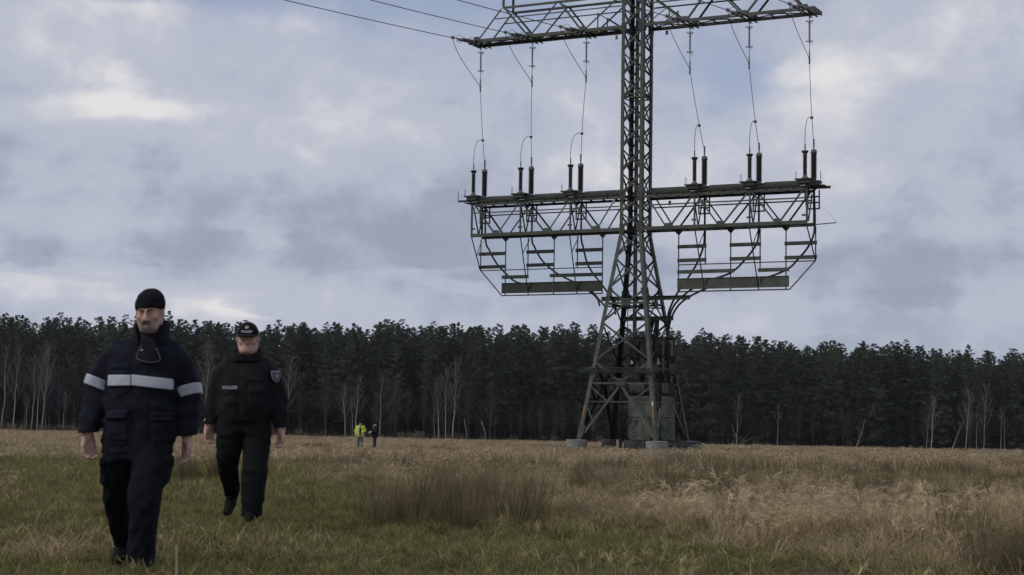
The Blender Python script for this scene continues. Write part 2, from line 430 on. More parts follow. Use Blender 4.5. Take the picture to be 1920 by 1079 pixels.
def build_grass():
    rs = np.random.RandomState(11)
    P = []
    P += [clump('turf', GM, rs, 90, (.05, .13), .006, .17, (.1, .9), (.2, 1.2), GREEN+[STRAW[4]], segs=3) for _ in range(3)]          # 0-2
    P += [clump('turf', GM, rs, 70, (.06, .16), .006, .18, (.3, 1.1), (.4, 1.4), GREEN+GREEN[:3]+[STRAW[1], STRAW[2], STRAW[4], RUSH[0], RUSH[2]], segs=3) for _ in range(2)]    # 3-4
    P += [clump('thatch', GM, rs, 110, (.16, .40), .006, .22, (.3, 1.4), (.8, 2.4), STRAW+STRAW+RUSH[:3], segs=4, wind=.15) for _ in range(3)]        # 5-7
    P += [clump('tall_grass', GM, rs, 70, (.40, .85), .006, .19, (.05, .6), (.15, 1.1), STRAW+PALE, plume=(.17, .0070, (.52, .415, .275)), wind=.12) for _ in range(3)]   # 8-10
    P += [clump('rush', GM, rs, 110, (.35, .75), .006, .16, (.02, .5), (.0, .35), RUSH, segs=3, wind=.15) for _ in range(2)]             # 11-12
    P += [clump('far_grass', GM, rs, 46, (.25, .62), .018, .45, (.15, 1.1), (.2, 1.6), STRAW+PALE, plume=(.16, .016, (.50, .40, .265)), segs=3, wind=.15) for _ in range(3)]   # 13-15
    P += [clump('far_rush', GM, rs, 60, (.35, .70), .018, .40, (.05, .5), (.0, .4), RUSH+STRAW[3:5], segs=3, wind=.15) for _ in range(2)]    # 16-17
    DARKS = [(.17, .125, .07), (.12, .09, .05), (.21, .16, .095), (.09, .075, .042)]
    P += [clump('dark_thatch', GM, rs, 110, (.14, .36), .006, .22, (.3, 1.4), (.8, 2.4), DARKS+STRAW[2:3], segs=4, wind=.15)]      # 18
    P += [clump('far_dark', GM, rs, 56, (.25, .55), .018, .45, (.15, 1.0), (.2, 1.4), DARKS+STRAW[2:3], segs=3, wind=.15)]            # 19
    coll = proto_collection('meadow_grass', P)
    pts = []; rot = []; scl = []; idx = []
    def put(x, y, ids, s0, s1, tilt=.12, sink=0., zs=1.):
        k = len(x)
        if not k: return
        z = gz(x, y)+.025*wobble(x*2.2, y*2.2)*sstep(45, 25, y)*sstep(2, 8, y)*sstep(16, 12, np.abs(x))-sink
        pts.append(np.stack([x, y, z], 1)); rot.append(np.stack([rs.normal(0, tilt, k), rs.normal(0, tilt, k), rs.uniform(0, 6.283, k)], 1))
        s = rs.uniform(s0, s1, k); scl.append(np.stack([s, s, s*zs*rs.uniform(.8, 1.2, k)], 1)); idx.append(rs.choice(ids, k))
    def area(y0, y1, dens, side=3.2):
        hw = .325*y1+side; k = int(dens*(y1-y0)*2*hw)
        x = rs.uniform(-hw, hw, k); y = rs.uniform(y0, y1, k)
        ok = np.abs(x) < .325*y+side
        return x[ok], y[ok]
    clear = lambda x, y: ~((np.abs(x-7.4) < 4.5) & (np.abs(y-104) < 4.5))
    # 1 the short green turf of the track and between the tussocks
    for y0, y1, dn in ((6.5, 14, 70), (14, 20, 50), (20, 30, 24), (30, 55, 6.), (55, 120, 1.5)):
        x, y = area(y0, y1, dn); pm = path_mask(x, y)
        keep = rs.rand(len(x)) < (1-.72*pm); x, y, pm = x[keep], y[keep], pm[keep]
        mott = wobble(x*1.3+3, y*1.3)+rs.normal(0, .12, len(x)) > .10
        sc = 1.0+.022*np.clip(y-14, 0, 40).mean() if len(y) else 1
        zs = float(np.interp(y0, [6, 20, 40], [.46, .60, .85]))
        tr_ = np.ones(len(x), bool)                 # trodden down round the walkers' feet
        for fx, fy in ((-2.41, 11.42), (-2.58, 11.95), (-2.44, 16.55), (-2.72, 17.05)): tr_ &= (x-fx)**2+(y-fy+.1)**2 > rs.uniform(.02, .11, len(x))
        x, y, mott = x[tr_], y[tr_], mott[tr_]
        put(x[~mott], y[~mott], [0, 1, 2], .8*sc, 1.35*sc, .2, 0, zs); put(x[mott], y[mott], [3, 4, 3], .7*sc, 1.2*sc, .25, 0, zs)
    # 2 matted straw
    for y0, y1, dn in ((6.5, 14, 12), (14, 22, 17), (22, 35, 13), (35, 60, 6.)):
        x, y = area(y0, y1, dn); pm = path_mask(x, y)*np.clip(.62+.9*wobble(x*.9, y*.9+5), .15, 1)
        low = np.clip((y-10.5)/5+np.clip(-x-2.8, 0, 1), .10, 1)
        keep = (rs.rand(len(x)) < pm*low); x_, y_ = x[keep], y[keep]
        dk = wobble(x_*1.5+7, y_*1.0-3)+rs.normal(0, .25, len(x_)) > .16
        put(x_[~dk], y_[~dk], [5, 6, 7], .5, 1.05); put(x_[dk], y_[dk], [18], .5, .95)
        tuft = (rs.rand(len(x)) < .12) & (path_mask(x, y) < .3) & (wobble(x*1.2, y*1.2) > .30); put(x[tuft], y[tuft], [5, 6, 7], .3, .6, .2, 0, .6)
    put(rs.normal(-3.45, .35, 26), rs.normal(12.4, .45, 26), [5, 6, 7], .6, 1.1)
    # 3 tall plumed grass: one drift right of the track, thin elsewhere
    for y0, y1, dn in ((11, 16, 6.), (16, 24, 8.0), (24, 40, 3.2), (40, 60, 1.6)):
        x, y = area(y0, y1, dn); pm = path_mask(x, y)
        hot = 1.25*np.exp(-((x-2.5)/1.0)**2-((y-16.6)/1.8)**2)+.38*np.exp(-((x-4.2)/2.2)**2-((y-18.5)/3.6)**2)+.35*np.exp(-((x+5.9)/.7)**2-((y-22)/2.)**2)+.25*np.exp(-((x-.2)/1.5)**2-((y-30)/3.)**2)
        hot = hot*np.clip(.45+1.5*wobble(x*2.3+2, y*1.6), .04, 1.3)
        drift = .10*np.clip((wobble(x*.55+9, y*.4)+.0)*2.2, 0, 1)*np.clip((y-20)/6, 0, 1)
        keep = rs.rand(len(x)) < (hot+drift)*np.clip((pm-.3)*2, 0, 1)
        x, y = x[keep], y[keep]; big_ = (np.abs(x-2.6) < 1.1) & (np.abs(y-17) < 1.8)
        put(x[big_], y[big_], [8, 9, 10], .42, .80); put(x[~big_], y[~big_], [8, 9, 10], .38, .66)
    # 4 dark rush tussocks
    for y0, y1, dn in ((11, 20, 1.5), (20, 34, 2.2), (34, 60, 1.3)):
        x, y = area(y0, y1, dn); pm = path_mask(x, y)
        keep = (rs.rand(len(x)) < np.clip((wobble(x*.7-4, y*.6+2)-.30)*1.6, 0, 1)*np.clip((pm-.5)*2, 0, 1)*np.clip((y-13)/6, 0, 1)); put(x[keep], y[keep], [11, 12], .5, .95)
    for cx, cy, sx, sy, k, s in ((-.62, 16.9, .38, .5, 26, .8), (-.15, 18.2, .35, .5, 16, .8), (3.45, 12.3, .18, .3, 22, .62), (2.9, 24., .5, .8, 12, .9), (6.6, 28, .8, 1., 12, .9), (1.75, 27.5, .6, 1., 10, .8), (-5.3, 31, .35, .6, 14, .9), (2.2, 34, 1.2, 1.5, 12, .9)):
        put(rs.normal(cx, sx*1.25, k), rs.normal(cy, sy*1.3, k), [11, 12, 11, 12, 6], s*.6, s*1.15)
    # 5 the far field
    for y0, y1, dn in ((48, 80, 3.6), (80, 125, 2.6), (125, 200, 1.1), (200, 352, .55)):
        x, y = area(y0, y1, dn, 8); pm = path_mask(x, y)
        keep = (rs.rand(len(x)) < .25+.75*pm) & clear(x, y)
        keep &= y < np.interp(x, [-130, -96, 0, 108, 160], [326, 331, 346, 374, 388])-2
        x, y = x[keep], y[keep]; ru = wobble(x*.16-2, y*.10+6)+.5*wobble(x*.6, y*.4) > .72
        sc = 1.0+.003*np.clip(y.mean()-60, 0, 300)
        lo_ = np.interp(x/y, [-.3, -.12, -.03, .1], [.55, .50, .62, .85])
        cut_ = np.abs(x+.083*y) < 4.5+.02*y
        cut_ &= (y > 72) & (y < 131); th = cut_ & (rs.rand(len(x)) < .8)
        put(x[th], y[th], [13, 14, 15], .18, .30); x, y, ru = x[~cut_], y[~cut_], ru[~cut_]
        dk = (~ru) & (wobble(x*.5+1, y*.22)+.6*wobble(x*1.4, y*.7+3)+rs.normal(0, .25, len(x)) > .35)
        put(x[dk], y[dk], [19], .5*sc, .85*sc); lt = ~(ru | dk)
        put(x[lt], y[lt], [13, 14, 15], .50*sc, .85*sc); put(x[ru], y[ru], [16, 17], .5*sc, .85*sc)
    # thin growth round the pylon footings
    k = 220; x = rs.uniform(2.6, 12.2, k); y = rs.uniform(98.5, 109, k)
    ok = np.ones(k, bool)
    for fx, fy in FEET: ok &= (x-fx)**2+(y-fy)**2 > .95**2
    ok &= (np.abs(x-8.3) > 1.9) | (np.abs(y-103.5) > 1.9)
    put(x[ok], y[ok], [13, 14, 15, 16], .45, .85)
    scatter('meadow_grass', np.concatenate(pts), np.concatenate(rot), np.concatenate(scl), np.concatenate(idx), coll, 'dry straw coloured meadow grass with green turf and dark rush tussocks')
    return sum(len(p) for p in pts)

TX, TY, TH = 7.40729, 104.0, 0.47614
U = Vector((math.cos(TH), -math.sin(TH), 0)); V_ = Vector((math.sin(TH), math.cos(TH), 0))
def Wp(u, v, z): return Vector((TX, TY, 0))+U*u+V_*v+Vector((0, 0, z))
SB, ST, ZF, ZW = 2.553, .733, .11, 12.56
FEET = [tuple(Wp(a*SB, b*SB, 0)[:2]) for a, b in ((-1, -1), (1, -1), (1, 1), (-1, 1))]
n_grass = build_grass()

# pale reeds along the far edge of the field
def build_reeds():
    rs = np.random.RandomState(23)
    P = [clump('reed', GM, rs, 26, (1.0, 1.9), .035, .6, (.02, .22), (.0, .35), [(.24, .19, .125), (.19, .15, .10), (.15, .12, .085)], plume=(.34, .022, (.30, .25, .185)), segs=3, wind=.25) for _ in range(3)]
    P += [clump('scrub', GM, rs, 60, (.6, 1.7), .03, .9, (.1, .8), (.0, .4), [(.12, .095, .078), (.085, .07, .06), (.155, .12, .09)], segs=3) for _ in range(2)]
    c = proto_collection('field_edge_reeds', P)
    k = 520; x = rs.uniform(-130, 130, k); dens = np.interp(x, [-110, -95, -70, -20, 0, 40, 120], [1, 1, .8, .42, .2, .1, .05])
    x = x[rs.rand(k) < dens]; y = forest_front(x)-rs.uniform(2, 9, len(x))
    x2 = rs.uniform(-130, 150, 330); y2 = forest_front(x2)+rs.uniform(-2.5, 3, 330)
    x3 = rs.uniform(-150, 170, 900); y3 = forest_front(x3)+rs.uniform(4, 45, 900)
    X = np.concatenate([x, x2, x3]); Y = np.concatenate([y, y2, y3]); n = len(X)
    idx = np.concatenate([rs.randint(0, 3, len(x)), rs.randint(3, 5, len(x2)+len(x3))])
    s = rs.uniform(.7, 1.2, n); s[len(x)+len(x2):] *= 2.2
    scatter('field_edge_reeds', np.stack([X, Y, gz(X, Y)], 1), np.stack([0*X, 0*X, rs.uniform(0, 6.28, n)], 1), np.stack([s, s, s], 1), idx, c, 'pale reeds and brown scrub along the foot of the forest')
build_reeds()

# ------------------------------------------------------------------ forest
PINE = mat('pine_needles', (.042, .054, .036), .8, (.070, .082, .050), scale=.45, detail=3, var2=(.022, .030, .025), spec=.15, inst=.34)
BARK = mat('pine_bark', (.038, .031, .027), .9, (.024, .021, .020), scale=2., stretch=(1, 1, .2), inst=.2)
TWIG = mat('bare_twigs', (.075, .062, .064), .9, (.050, .043, .046), scale=1.2, inst=.25)
BTWIG = mat('birch_twigs', (.125, .105, .105), .9, (.09, .075, .078), scale=1.2, inst=.2)
LIMB = mat('birch_limb', (.21, .185, .175), .8, (.12, .105, .10), scale=1.5, inst=.2)
BIRCH = mat('birch_bark', (.40, .37, .34), .7, (.27, .245, .22), scale=2.5, var2=(.07, .06, .055), stretch=(1, 1, 2.5), spec=.2, inst=.15)
def pine_crown(name, rs, H, lo, rad, nl, dens, broad):
    """limbs carrying flat, up-turned needle pads; many small faces"""
    V = []; F = []
    MBt = MB(); asym = rs.uniform(0, 6.28)
    for i in range(nl):
        t = (i+rs.uniform(0, 1))/nl; z = H*(lo+(1-lo)*(1-(1-t)**1.12)*.99); a = i*2.399+rs.uniform(-.5, .5)
        reach = rad*(min(1.0, 1.35*(1-t)**.62) if broad else min(1.0, 1.25*(1-t)**.75))*rs.uniform(.35, 1.2)*(.7+.3*min(1, t/.35))*(1+.30*math.cos(a-asym))+.12
        rise = rs.uniform(-.08, .22)+.50*t*t
        d = np.array([math.cos(a), math.sin(a), rise])
        base = np.array([0, 0, z]); tip = base+d*reach
        if i % 2 == 0: MBt.tube([base, base+d*reach*.55+[0, 0, -.06*reach], tip], [.05*(1.3-t), .03*(1.2-t), .012], 3, False)
        npad = max(2, int(reach*2.6))
        for q in range(npad):
            f = 1-(q/npad)**1.2*.85; c = base+d*reach*f+rs.normal(0, .15*reach, 3)*[1, 1, .4]
            pr = rs.uniform(.38, .78)*(1.0-.52*t); nn = int(dens*pr)
            o = rs.normal(0, 1, (nn, 3)); o /= np.linalg.norm(o, axis=1)[:, None]; o *= (rs.uniform(.2, 1, (nn, 1)))**.6*pr
            o[:, 2] = o[:, 2]*.62+.06
            ctr = c+o
            ax = rs.normal(0, 1, (nn, 3))*[1, 1, .6]+[0, 0, .6]+o*.6/pr; ax /= np.linalg.norm(ax, axis=1)[:, None]
            sd = np.cross(ax, rs.normal(0, 1, (nn, 3))); sd /= np.linalg.norm(sd, axis=1)[:, None]+1e-6
            L = rs.uniform(.20, .42, (nn, 1)); w = rs.uniform(.04, .09, (nn, 1))
            k = len(V); tri = np.stack([ctr-ax*L*.4-sd*w, ctr-ax*L*.4+sd*w, ctr+ax*L*.6], 1).reshape(-1, 3)
            V.extend(map(tuple, tri)); F.extend((k+3*j, k+3*j+1, k+3*j+2) for j in range(nn))
    me = bpy.data.meshes.new(name); k = len(V)
    me.from_pydata(V+MBt.v, [], F+[tuple(i+k for i in f) for f in MBt.f])
    me.materials.append(PINE); me.materials.append(BARK)
    mi = np.zeros(len(me.polygons), np.int32); mi[len(F):] = 1; me.polygons.foreach_set('material_index', mi)
    return me
def pine_trunk(rs, H):
    b = MB(); sx, sy = rs.uniform(-.35, .35, 2)
    b.tube([(0, 0, -.4), (sx*.3, sy*.3, H*.3), (sx, sy, H*.65), (sx*.4, sy*.4, H*.96)], [.21, .17, .12, .03], 6)
    return b.mesh('trunk', BARK, True)
def build_forest():
    rs = np.random.RandomState(3)
    kinds = []
    for k in range(9):
        H = (22., 23.5, 20.5, 22.8, 21.5, 24., 19., 22., 21.)[k]
        lo = (.16, .26, .10, .30, .14, .22, .06, .20, .05)[k]; rad = (3.5, 2.6, 3.7, 3.0, 2.8, 3.4, 3.1, 2.5, 3.3)[k]
        kinds.append((H, pine_trunk(rs, H), pine_crown('crown', rs, H, lo, rad, (56, 52, 60, 50, 64, 56, 56, 60, 58)[k]+8, 72, k % 3 != 1)))
    group = 'pines along the forest edge'
    regions = [(-400, 'at far left, left of the man in the beanie'), (-84, 'behind the two walking men'), (-52, 'behind the far pair of people'), (-26, 'between the far pair and the pylon'),
               (10, 'directly behind the pylon base'), (38, 'just right of the pylon'), (70, 'near the right edge')]
    spots = []
    for row in range(4):
        n = 76; dx = 260/n
        for i in range(n):
            x = -124+(i+.5*(row % 2))*dx+rs.normal(0, 1.1); y = float(forest_front(x))+1.5+row*3.3+rs.normal(0, 1.5)
            spots.append((x, y))
    spots = spots[:300]
    protos = {}
    for i, (x, y) in enumerate(spots):
        k = rs.randint(9); H, tr, cr = kinds[k]
        hh = np.interp(x, [-100, -50, 0, 40, 110], [22.6, 22.8, 24.2, 23.6, 22.2])
        s = hh/H*(rs.choice([rs.uniform(.45, .75), rs.uniform(.75, .95), rs.uniform(.9, 1.0)]) if y < forest_front(x)+4 else rs.uniform(.90, 1.03))
        lab = ('low young ' if s*H < 16 else 'middle sized ' if s*H < 20.5 else 'tall ')+('broad crowned' if k % 3 != 1 else 'slender')+' dark pine '+[l for x0, l in regions if x*346/y >= x0][-1]
        g = empty('pine_tree', (x, y, float(gz(x, y))), rs.uniform(0, 6.28), lab, 'pine tree', group)
        g.scale = (s*rs.uniform(.85, 1.15), s*rs.uniform(.85, 1.15), s)
        link('trunk', tr, None, g); link('crown', cr, None, g)
    # the depth of the wood behind them reads as one mass
    P = []
    for H, tr, cr in kinds:
        me = bpy.data.meshes.new('wood'); nv = len(tr.vertices)
        v = [tuple(p.co) for p in tr.vertices]+[tuple(p.co) for p in cr.vertices]
        f = [tuple(p.vertices) for p in tr.polygons]+[tuple(i+nv for i in p.vertices) for p in cr.polygons]
        me.from_pydata(v, [], f); me.materials.append(PINE); me.materials.append(BARK)
        me.polygons.foreach_set('material_index', np.array([1]*len(tr.polygons)+[p.material_index for p in cr.polygons], np.int32)); P.append(me)
    coll = proto_collection('pine_wood', P); X = []; Y = []
    for row in range(18):
        n = 190 if row > 3 else 0
        x = np.linspace(-300, 330, n)+rs.normal(0, 1.2, n)
        if row <= 3: x = np.concatenate([np.arange(-300, -126, 3.6), np.arange(140, 330, 3.6)]); x = x+rs.normal(0, 1, len(x))
        X.append(x); Y.append(forest_front(x)+1.5+row*3.6+rs.normal(0, 1.2, len(x)))
    X = np.concatenate(X); Y = np.concatenate(Y); n = len(X)
    s = rs.uniform(.90, 1.03, n)*np.interp(X, [-100, -50, 0, 40, 110], [1.02, 1.03, 1.09, 1.06, 1.0])
    scatter('pine_wood', np.stack([X, Y, gz(X, Y)], 1), np.stack([0*X, 0*X, rs.uniform(0, 6.28, n)], 1), np.stack([s, s, s], 1), rs.randint(0, 9, n), coll, 'dark depth of the pine wood behind its front trees')
build_forest()

# ------------------------------------------------------------------ bare trees
def bare_tree(rs, H, r0, fork=.35, nb=16, twig=7, ang=(.45, .8), lean=0., curve=.0, up=.35, m=BIRCH, tm=TWIG, rmin=.012):
    """trunk mesh and branch mesh of a leafless tree"""
    tb = MB(); bb = MB(); fine = MB()
    n = 9; pts = []; px = 0.
    for i in range(n+1):
        t = i/n; pts.append(Vector((lean*H*t+curve*H*math.sin(t*math.pi)*.5+rs.normal(0, .012*H*t), rs.normal(0, .012*H*t), H*t-.3*(i == 0))))
    tb.tube(pts, [max(r0*(1-.9*i/n), rmin) for i in range(n+1)], 5)
    def at(t):
        f = t*n; i = min(int(f), n-1); return pts[i].lerp(pts[i+1], f-i)
    for j in range(nb):
        t = fork+(1-fork)*(j+rs.uniform(0, 1))/nb*.97
        L = H*(.10+.26*(1-t))*rs.uniform(.6, 1.25); a = j*2.4+rs.uniform(-.6, .6); e = rs.uniform(*ang)
        d = Vector((math.cos(a)*math.sin(e), math.sin(a)*math.sin(e), math.cos(e)))
        p = at(t); q = p+d*L*.5+Vector((0, 0, -.02*L)); e2 = p+d*L+Vector((0, 0, up*L*.3))
        rb = max(r0*.42*(1-t*.6), rmin*1.2)
        bb.tube([p, q, e2], [rb, rb*.7, rmin*.8], 4, False)
        for k in range(twig):
            f = rs.uniform(.25, 1.); s_ = p.lerp(e2, f); d2 = (d+Vector(rs.normal(0, .45, 3))+Vector((0, 0, up))).normalized(); l2 = L*rs.uniform(.18, .5)
            e3 = s_+d2*l2; fine.tube([s_, s_+d2*l2*.5+Vector(rs.normal(0, .04*l2, 3)), e3], [rmin*.75, rmin*.5, rmin*.25], 3, False)
            for _ in range(2):
                s2 = s_.lerp(e3, rs.uniform(.3, 1)); e4 = s2+(d2+Vector(rs.normal(0, .6, 3))).normalized()*l2*.55
                fine.tube([s2, e4], [rmin*.4, rmin*.15], 3, False)
    br = bpy.data.meshes.new('branches'); k = len(bb.v)
    br.from_pydata(bb.v+fine.v, [], bb.f+[tuple(i+k for i in f) for f in fine.f]); br.materials.append(LIMB if m is BIRCH else m); br.materials.append(BTWIG if m is BIRCH else tm)
    br.polygons.foreach_set('material_index', np.array([0]*len(bb.f)+[1]*len(fine.f), np.int32))
    return tb.mesh('trunk', m, True), br
def pix(px, py, y):
    """ground plan x and height of a photographed point at distance y"""
    a, b = px-960, py-539.5; cr, sr = math.cos(CAM_ROLL), math.sin(CAM_ROLL); a, b = (a*cr+b*sr)/3250, (-a*sr+b*cr)/3250
    c, s = math.cos(CAM_PITCH), math.sin(CAM_PITCH); fy = c+b*s; return a/fy*y, 1.0+(s-b*c)/fy*y
def build_bare_trees():
    rs = np.random.RandomState(8)
    # silvery birches in front of the pines, one by one
    B = [(2, 800, 12, 650, 0, 'tall white birch cut by the left edge of the photo'),
         (24, 806, 37, 650, 1, 'forked white birch, second from the left edge of the photo'),
         (49, 785, 54, 745, 2, 'short thin birch between the forked birch and a straight one'),
         (58, 808, 66, 667, 0, 'straight slender white birch in the middle of the left birches'),
         (69, 810, 82, 667, 0, 'leaning white birch just left of the many branched one'),
         (77, 810, 92, 650, 1, 'many branched white birch with the widest crown at far left'),
         (118, 805, 124, 735, 2, 'thin grey birch alone left of the man in the beanie'),
         (385, 806, 392, 650, 1, 'white birch rising between the two walking men'),
         (533, 812, 547, 672, 0, 'slender white birch just right of the man in the cap'),
         (648, 819, 645, 722, 0, 'pale birch left of the person in the yellow jacket'),
         (660, 818, 659, 750, 2, 'thin short birch stem beside the person in the yellow jacket'),
         (665, 816, 676, 710, 0, 'leaning pale birch behind the person in the yellow jacket'),
         (712, 818, 719, 703, 3, 'white birch with few side limbs behind the person in dark clothes'),
         (814, 819, 813, 764, 2, 'thin leftmost stem of the birch clump left of the pylon'),
         (823, 820, 817, 714, 1, 'left tall birch of the clump between the far pair and the pylon'),
         (836, 820, 836, 694, 0, 'straight middle birch of the clump between the far pair and the pylon'),
         (847, 821, 856, 682, 1, 'tallest and widest birch of the clump between the far pair and the pylon'),
         (1381, 826, 1385, 742, 2, 'faint grey birch stem behind the scrub right of the pylon'),
         (1457, 833, 1460, 762, 2, 'lone thin white birch stem right of the pylon'),
         (1603, 842, 1623, 787, 3, 'short white birch bent far to the right'),
         (1736, 848, 1741, 776, 2, 'thin birch at the left end of the right hand birches'),
         (1746, 849, 1753, 744, 0, 'curved white birch near the left end of the right hand birches'),
         (1783, 850, 1805, 790, 3, 'low birch slanting strongly right among the right hand birches'),
         (1810, 850, 1815, 731, 1, 'birch with a spreading crown in the right hand birches'),
         (1831, 852, 1832, 763, 2, 'straight bare birch stem right of the spreading one'),
         (1844, 852, 1848, 727, 0, 'tallest birch of the right hand birches'),
         (1876, 854, 1877, 763, 2, 'left of two thin birch stems near the right edge'),
         (1883, 854, 1884, 778, 2, 'right of two thin birch stems near the right edge')]
    for bx, by, tx, ty, kind, lab in B:
        y = float(forest_front(pix(bx, by, 346)[0]))-3.-rs.uniform(0, 1.5)
        x0, _ = pix(bx, by, y); x1, z1 = pix(tx, ty, y); z0 = float(gz(x0, y)); H = z1-z0
        fork, nb, tw, ang = [(.38, 22, 9, (.4, .75)), (.33, 28, 12, (.3, .65)), (.55, 9, 5, (.4, .8)), (.22, 16, 6, (.6, 1.1))][kind]
        tr, br = bare_tree(rs, H, (.115, .125, .075, .105)[kind], fork, nb, tw, ang, (x1-x0)/H, rs.uniform(-.03, .03), rmin=.020)
        g = empty('birch_tree', (x0, y, z0), 0, lab, 'birch tree', 'bare birches along the forest edge')
        link('trunk', tr, None, g); link('branches', br, None, g)
    # broken dead trunks
    dm = mat('dead_wood', (.26, .22, .18), .9, (.15, .12, .10), scale=2)
    for bx, by, tx, ty, r, lab in ((876, 826, 870, 785, .13, 'broken upright dead trunk right of the birch clump'), (914, 827, 902, 788, .15, 'dead trunk stump leaning left between birch clump and pylon'),
                                (962, 829, 970, 823, .12, 'short dead stick leaning right in the far grass left of the pylon'), (1385, 834, 1372, 795, .10, 'tangled dead branch pile right of the pylon')):
        y = float(forest_front(pix(bx, by, 346)[0]))-3.5; x0, _ = pix(bx, by, y); x1, z1 = pix(tx, ty, y); z0 = float(gz(x0, y))
        b = MB(); b.tube([(0, 0, -.3), ((x1-x0)*.5+.1, 0, (z1-z0)*.5), (x1-x0, .2, z1-z0)], [r, r*.85, r*.6], 6)
        if 'tangled' in lab:
            for _ in range(16):
                p = Vector((rs.normal(0, 1.3), rs.normal(0, .6), rs.uniform(0, 1.2))); q = p+Vector((rs.normal(0, 1.6), rs.normal(0, .5), rs.uniform(.3, 2.4)))
                b.tube([p, (p+q)/2+Vector((0, 0, .3)), q], [.05, .04, .015], 4)
        tag(b.build('dead_trunk' if 'tangled' not in lab else 'branch_pile', dm, None, True, (x0, y, z0)), lab, 'dead tree')
    # grey leafless alders standing in the shade under the pines
    kinds = [bare_tree(rs, 12.5, .13, .25, 26, 9, (.3, .7), rs.uniform(-.04, .04), m=TWIG, rmin=.03) for _ in range(5)]
    k = 0
    for i in range(130):
        u = rs.uniform(0, 1); x = -112+u**1.35*235
        if x > 20 and rs.rand() < .45: continue
        y = float(forest_front(x))-1.6+rs.normal(0, .9); s = rs.uniform(.55, 1.1)*np.interp(x, [-100, -40, 0, 120], [1.12, 1.05, .85, .7])
        px = 960+x/y*3250
        lab = ('tall ' if s > .95 else 'low ')+'grey leafless tree in the dark forest edge ' + ('behind the two walking men' if px < 600 else 'behind the far pair of people' if px < 780 else 'between the far pair and the pylon' if px < 1080 else 'right of the pylon')
        g = empty('bare_tree', (x, y, float(gz(x, y))), rs.uniform(0, 6.28), lab, 'bare tree', 'leafless grey trees under the pines')
        g.scale = (s, s, s); tr, br = kinds[rs.randint(5)]
        link('trunk', tr, None, g); link('branches', br, None, g)
build_bare_trees()

# ------------------------------------------------------------------ thin March haze over the whole meadow
hz = MB(); hz.box((0, 500, -2), (9000, 10000, 84))
hm = bpy.data.materials.new('haze_air'); hm.use_nodes = True
hm.node_tree.nodes.clear()
hv = hm.node_tree.nodes.new('ShaderNodeVolumePrincipled'); hv.inputs['Color'].default_value = (.86, .90, 1.0, 1); hv.inputs['Density'].default_value = .000055; hv.inputs['Anisotropy'].default_value = 0.
ho = hm.node_tree.nodes.new('ShaderNodeOutputMaterial'); hm.node_tree.links.new(hv.outputs[0], ho.inputs['Volume'])
tag(hz.build('haze', hm), 'faint haze in the air over the meadow', kind='stuff')
# ------------------------------------------------------------------ the pylon
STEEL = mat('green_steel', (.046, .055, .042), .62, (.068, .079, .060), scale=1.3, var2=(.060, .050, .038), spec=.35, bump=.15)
STEEL_D = mat('dark_and_shaded_steel', (.027, .032, .025), .65, (.038, .043, .033), scale=1.6, spec=.3)  # darker green steel; on left rack and back members it paints in shade
SOOT = mat('sooted_steel', (.010, .010, .010), .9, (.022, .022, .021), scale=1.5, spec=.15)
CONC = mat('concrete', (.24, .24, .225), .9, (.17, .17, .155), scale=2.2, var2=(.10, .10, .085), bump=.4, spec=.2)
CONC_D = mat('charred_concrete', (.035, .034, .032), .95, (.07, .068, .064), scale=1.6, spec=.1)
GALV = mat('galvanised', (.24, .25, .26), .5, (.16, .17, .18), scale=8, spec=.5, metal=.5)
WIRE = mat('conductor', (.085, .088, .095), .5, spec=.4, metal=.4)
BROWN = mat('brown_glaze', (.028, .024, .024), .4, (.036, .030, .029), scale=4, spec=.3)
CAPGREY = mat('grey_cap', (.11, .115, .122), .5, (.07, .073, .078), scale=6, spec=.4)
RUBBER = mat('cable_sheath', (.012, .012, .013), .55, spec=.35)
YELLOW = mat('yellow_sign', (.36, .22, .03), .7, (.27, .17, .03), scale=9)
WHITE = mat('white_sign', (.62, .62, .60), .6)
BLACK = mat('black_paint', (.012, .012, .012), .7)
ZB = -.80                                           # ground level at the pylon
def P(u, v, z): return Vector((u, v, z-ZB))
pylon = empty('lattice_pylon', (TX, TY, ZB), -TH, 'tall dark green steel lattice pylon standing in the middle of the meadow', 'pylon')
def halfw(z): return ST if z >= ZW else SB+(ST-SB)*(z-ZF)/(ZW-ZF)
CORN = [(-1, -1), (1, -1), (1, 1), (-1, 1)]          # left, near, right, far
def corner(i, z):
    a, b = CORN[i % 4]; h = halfw(z); return P(a*h, b*h, z)
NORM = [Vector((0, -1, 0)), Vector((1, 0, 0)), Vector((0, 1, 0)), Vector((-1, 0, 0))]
ZTOP = 29.6
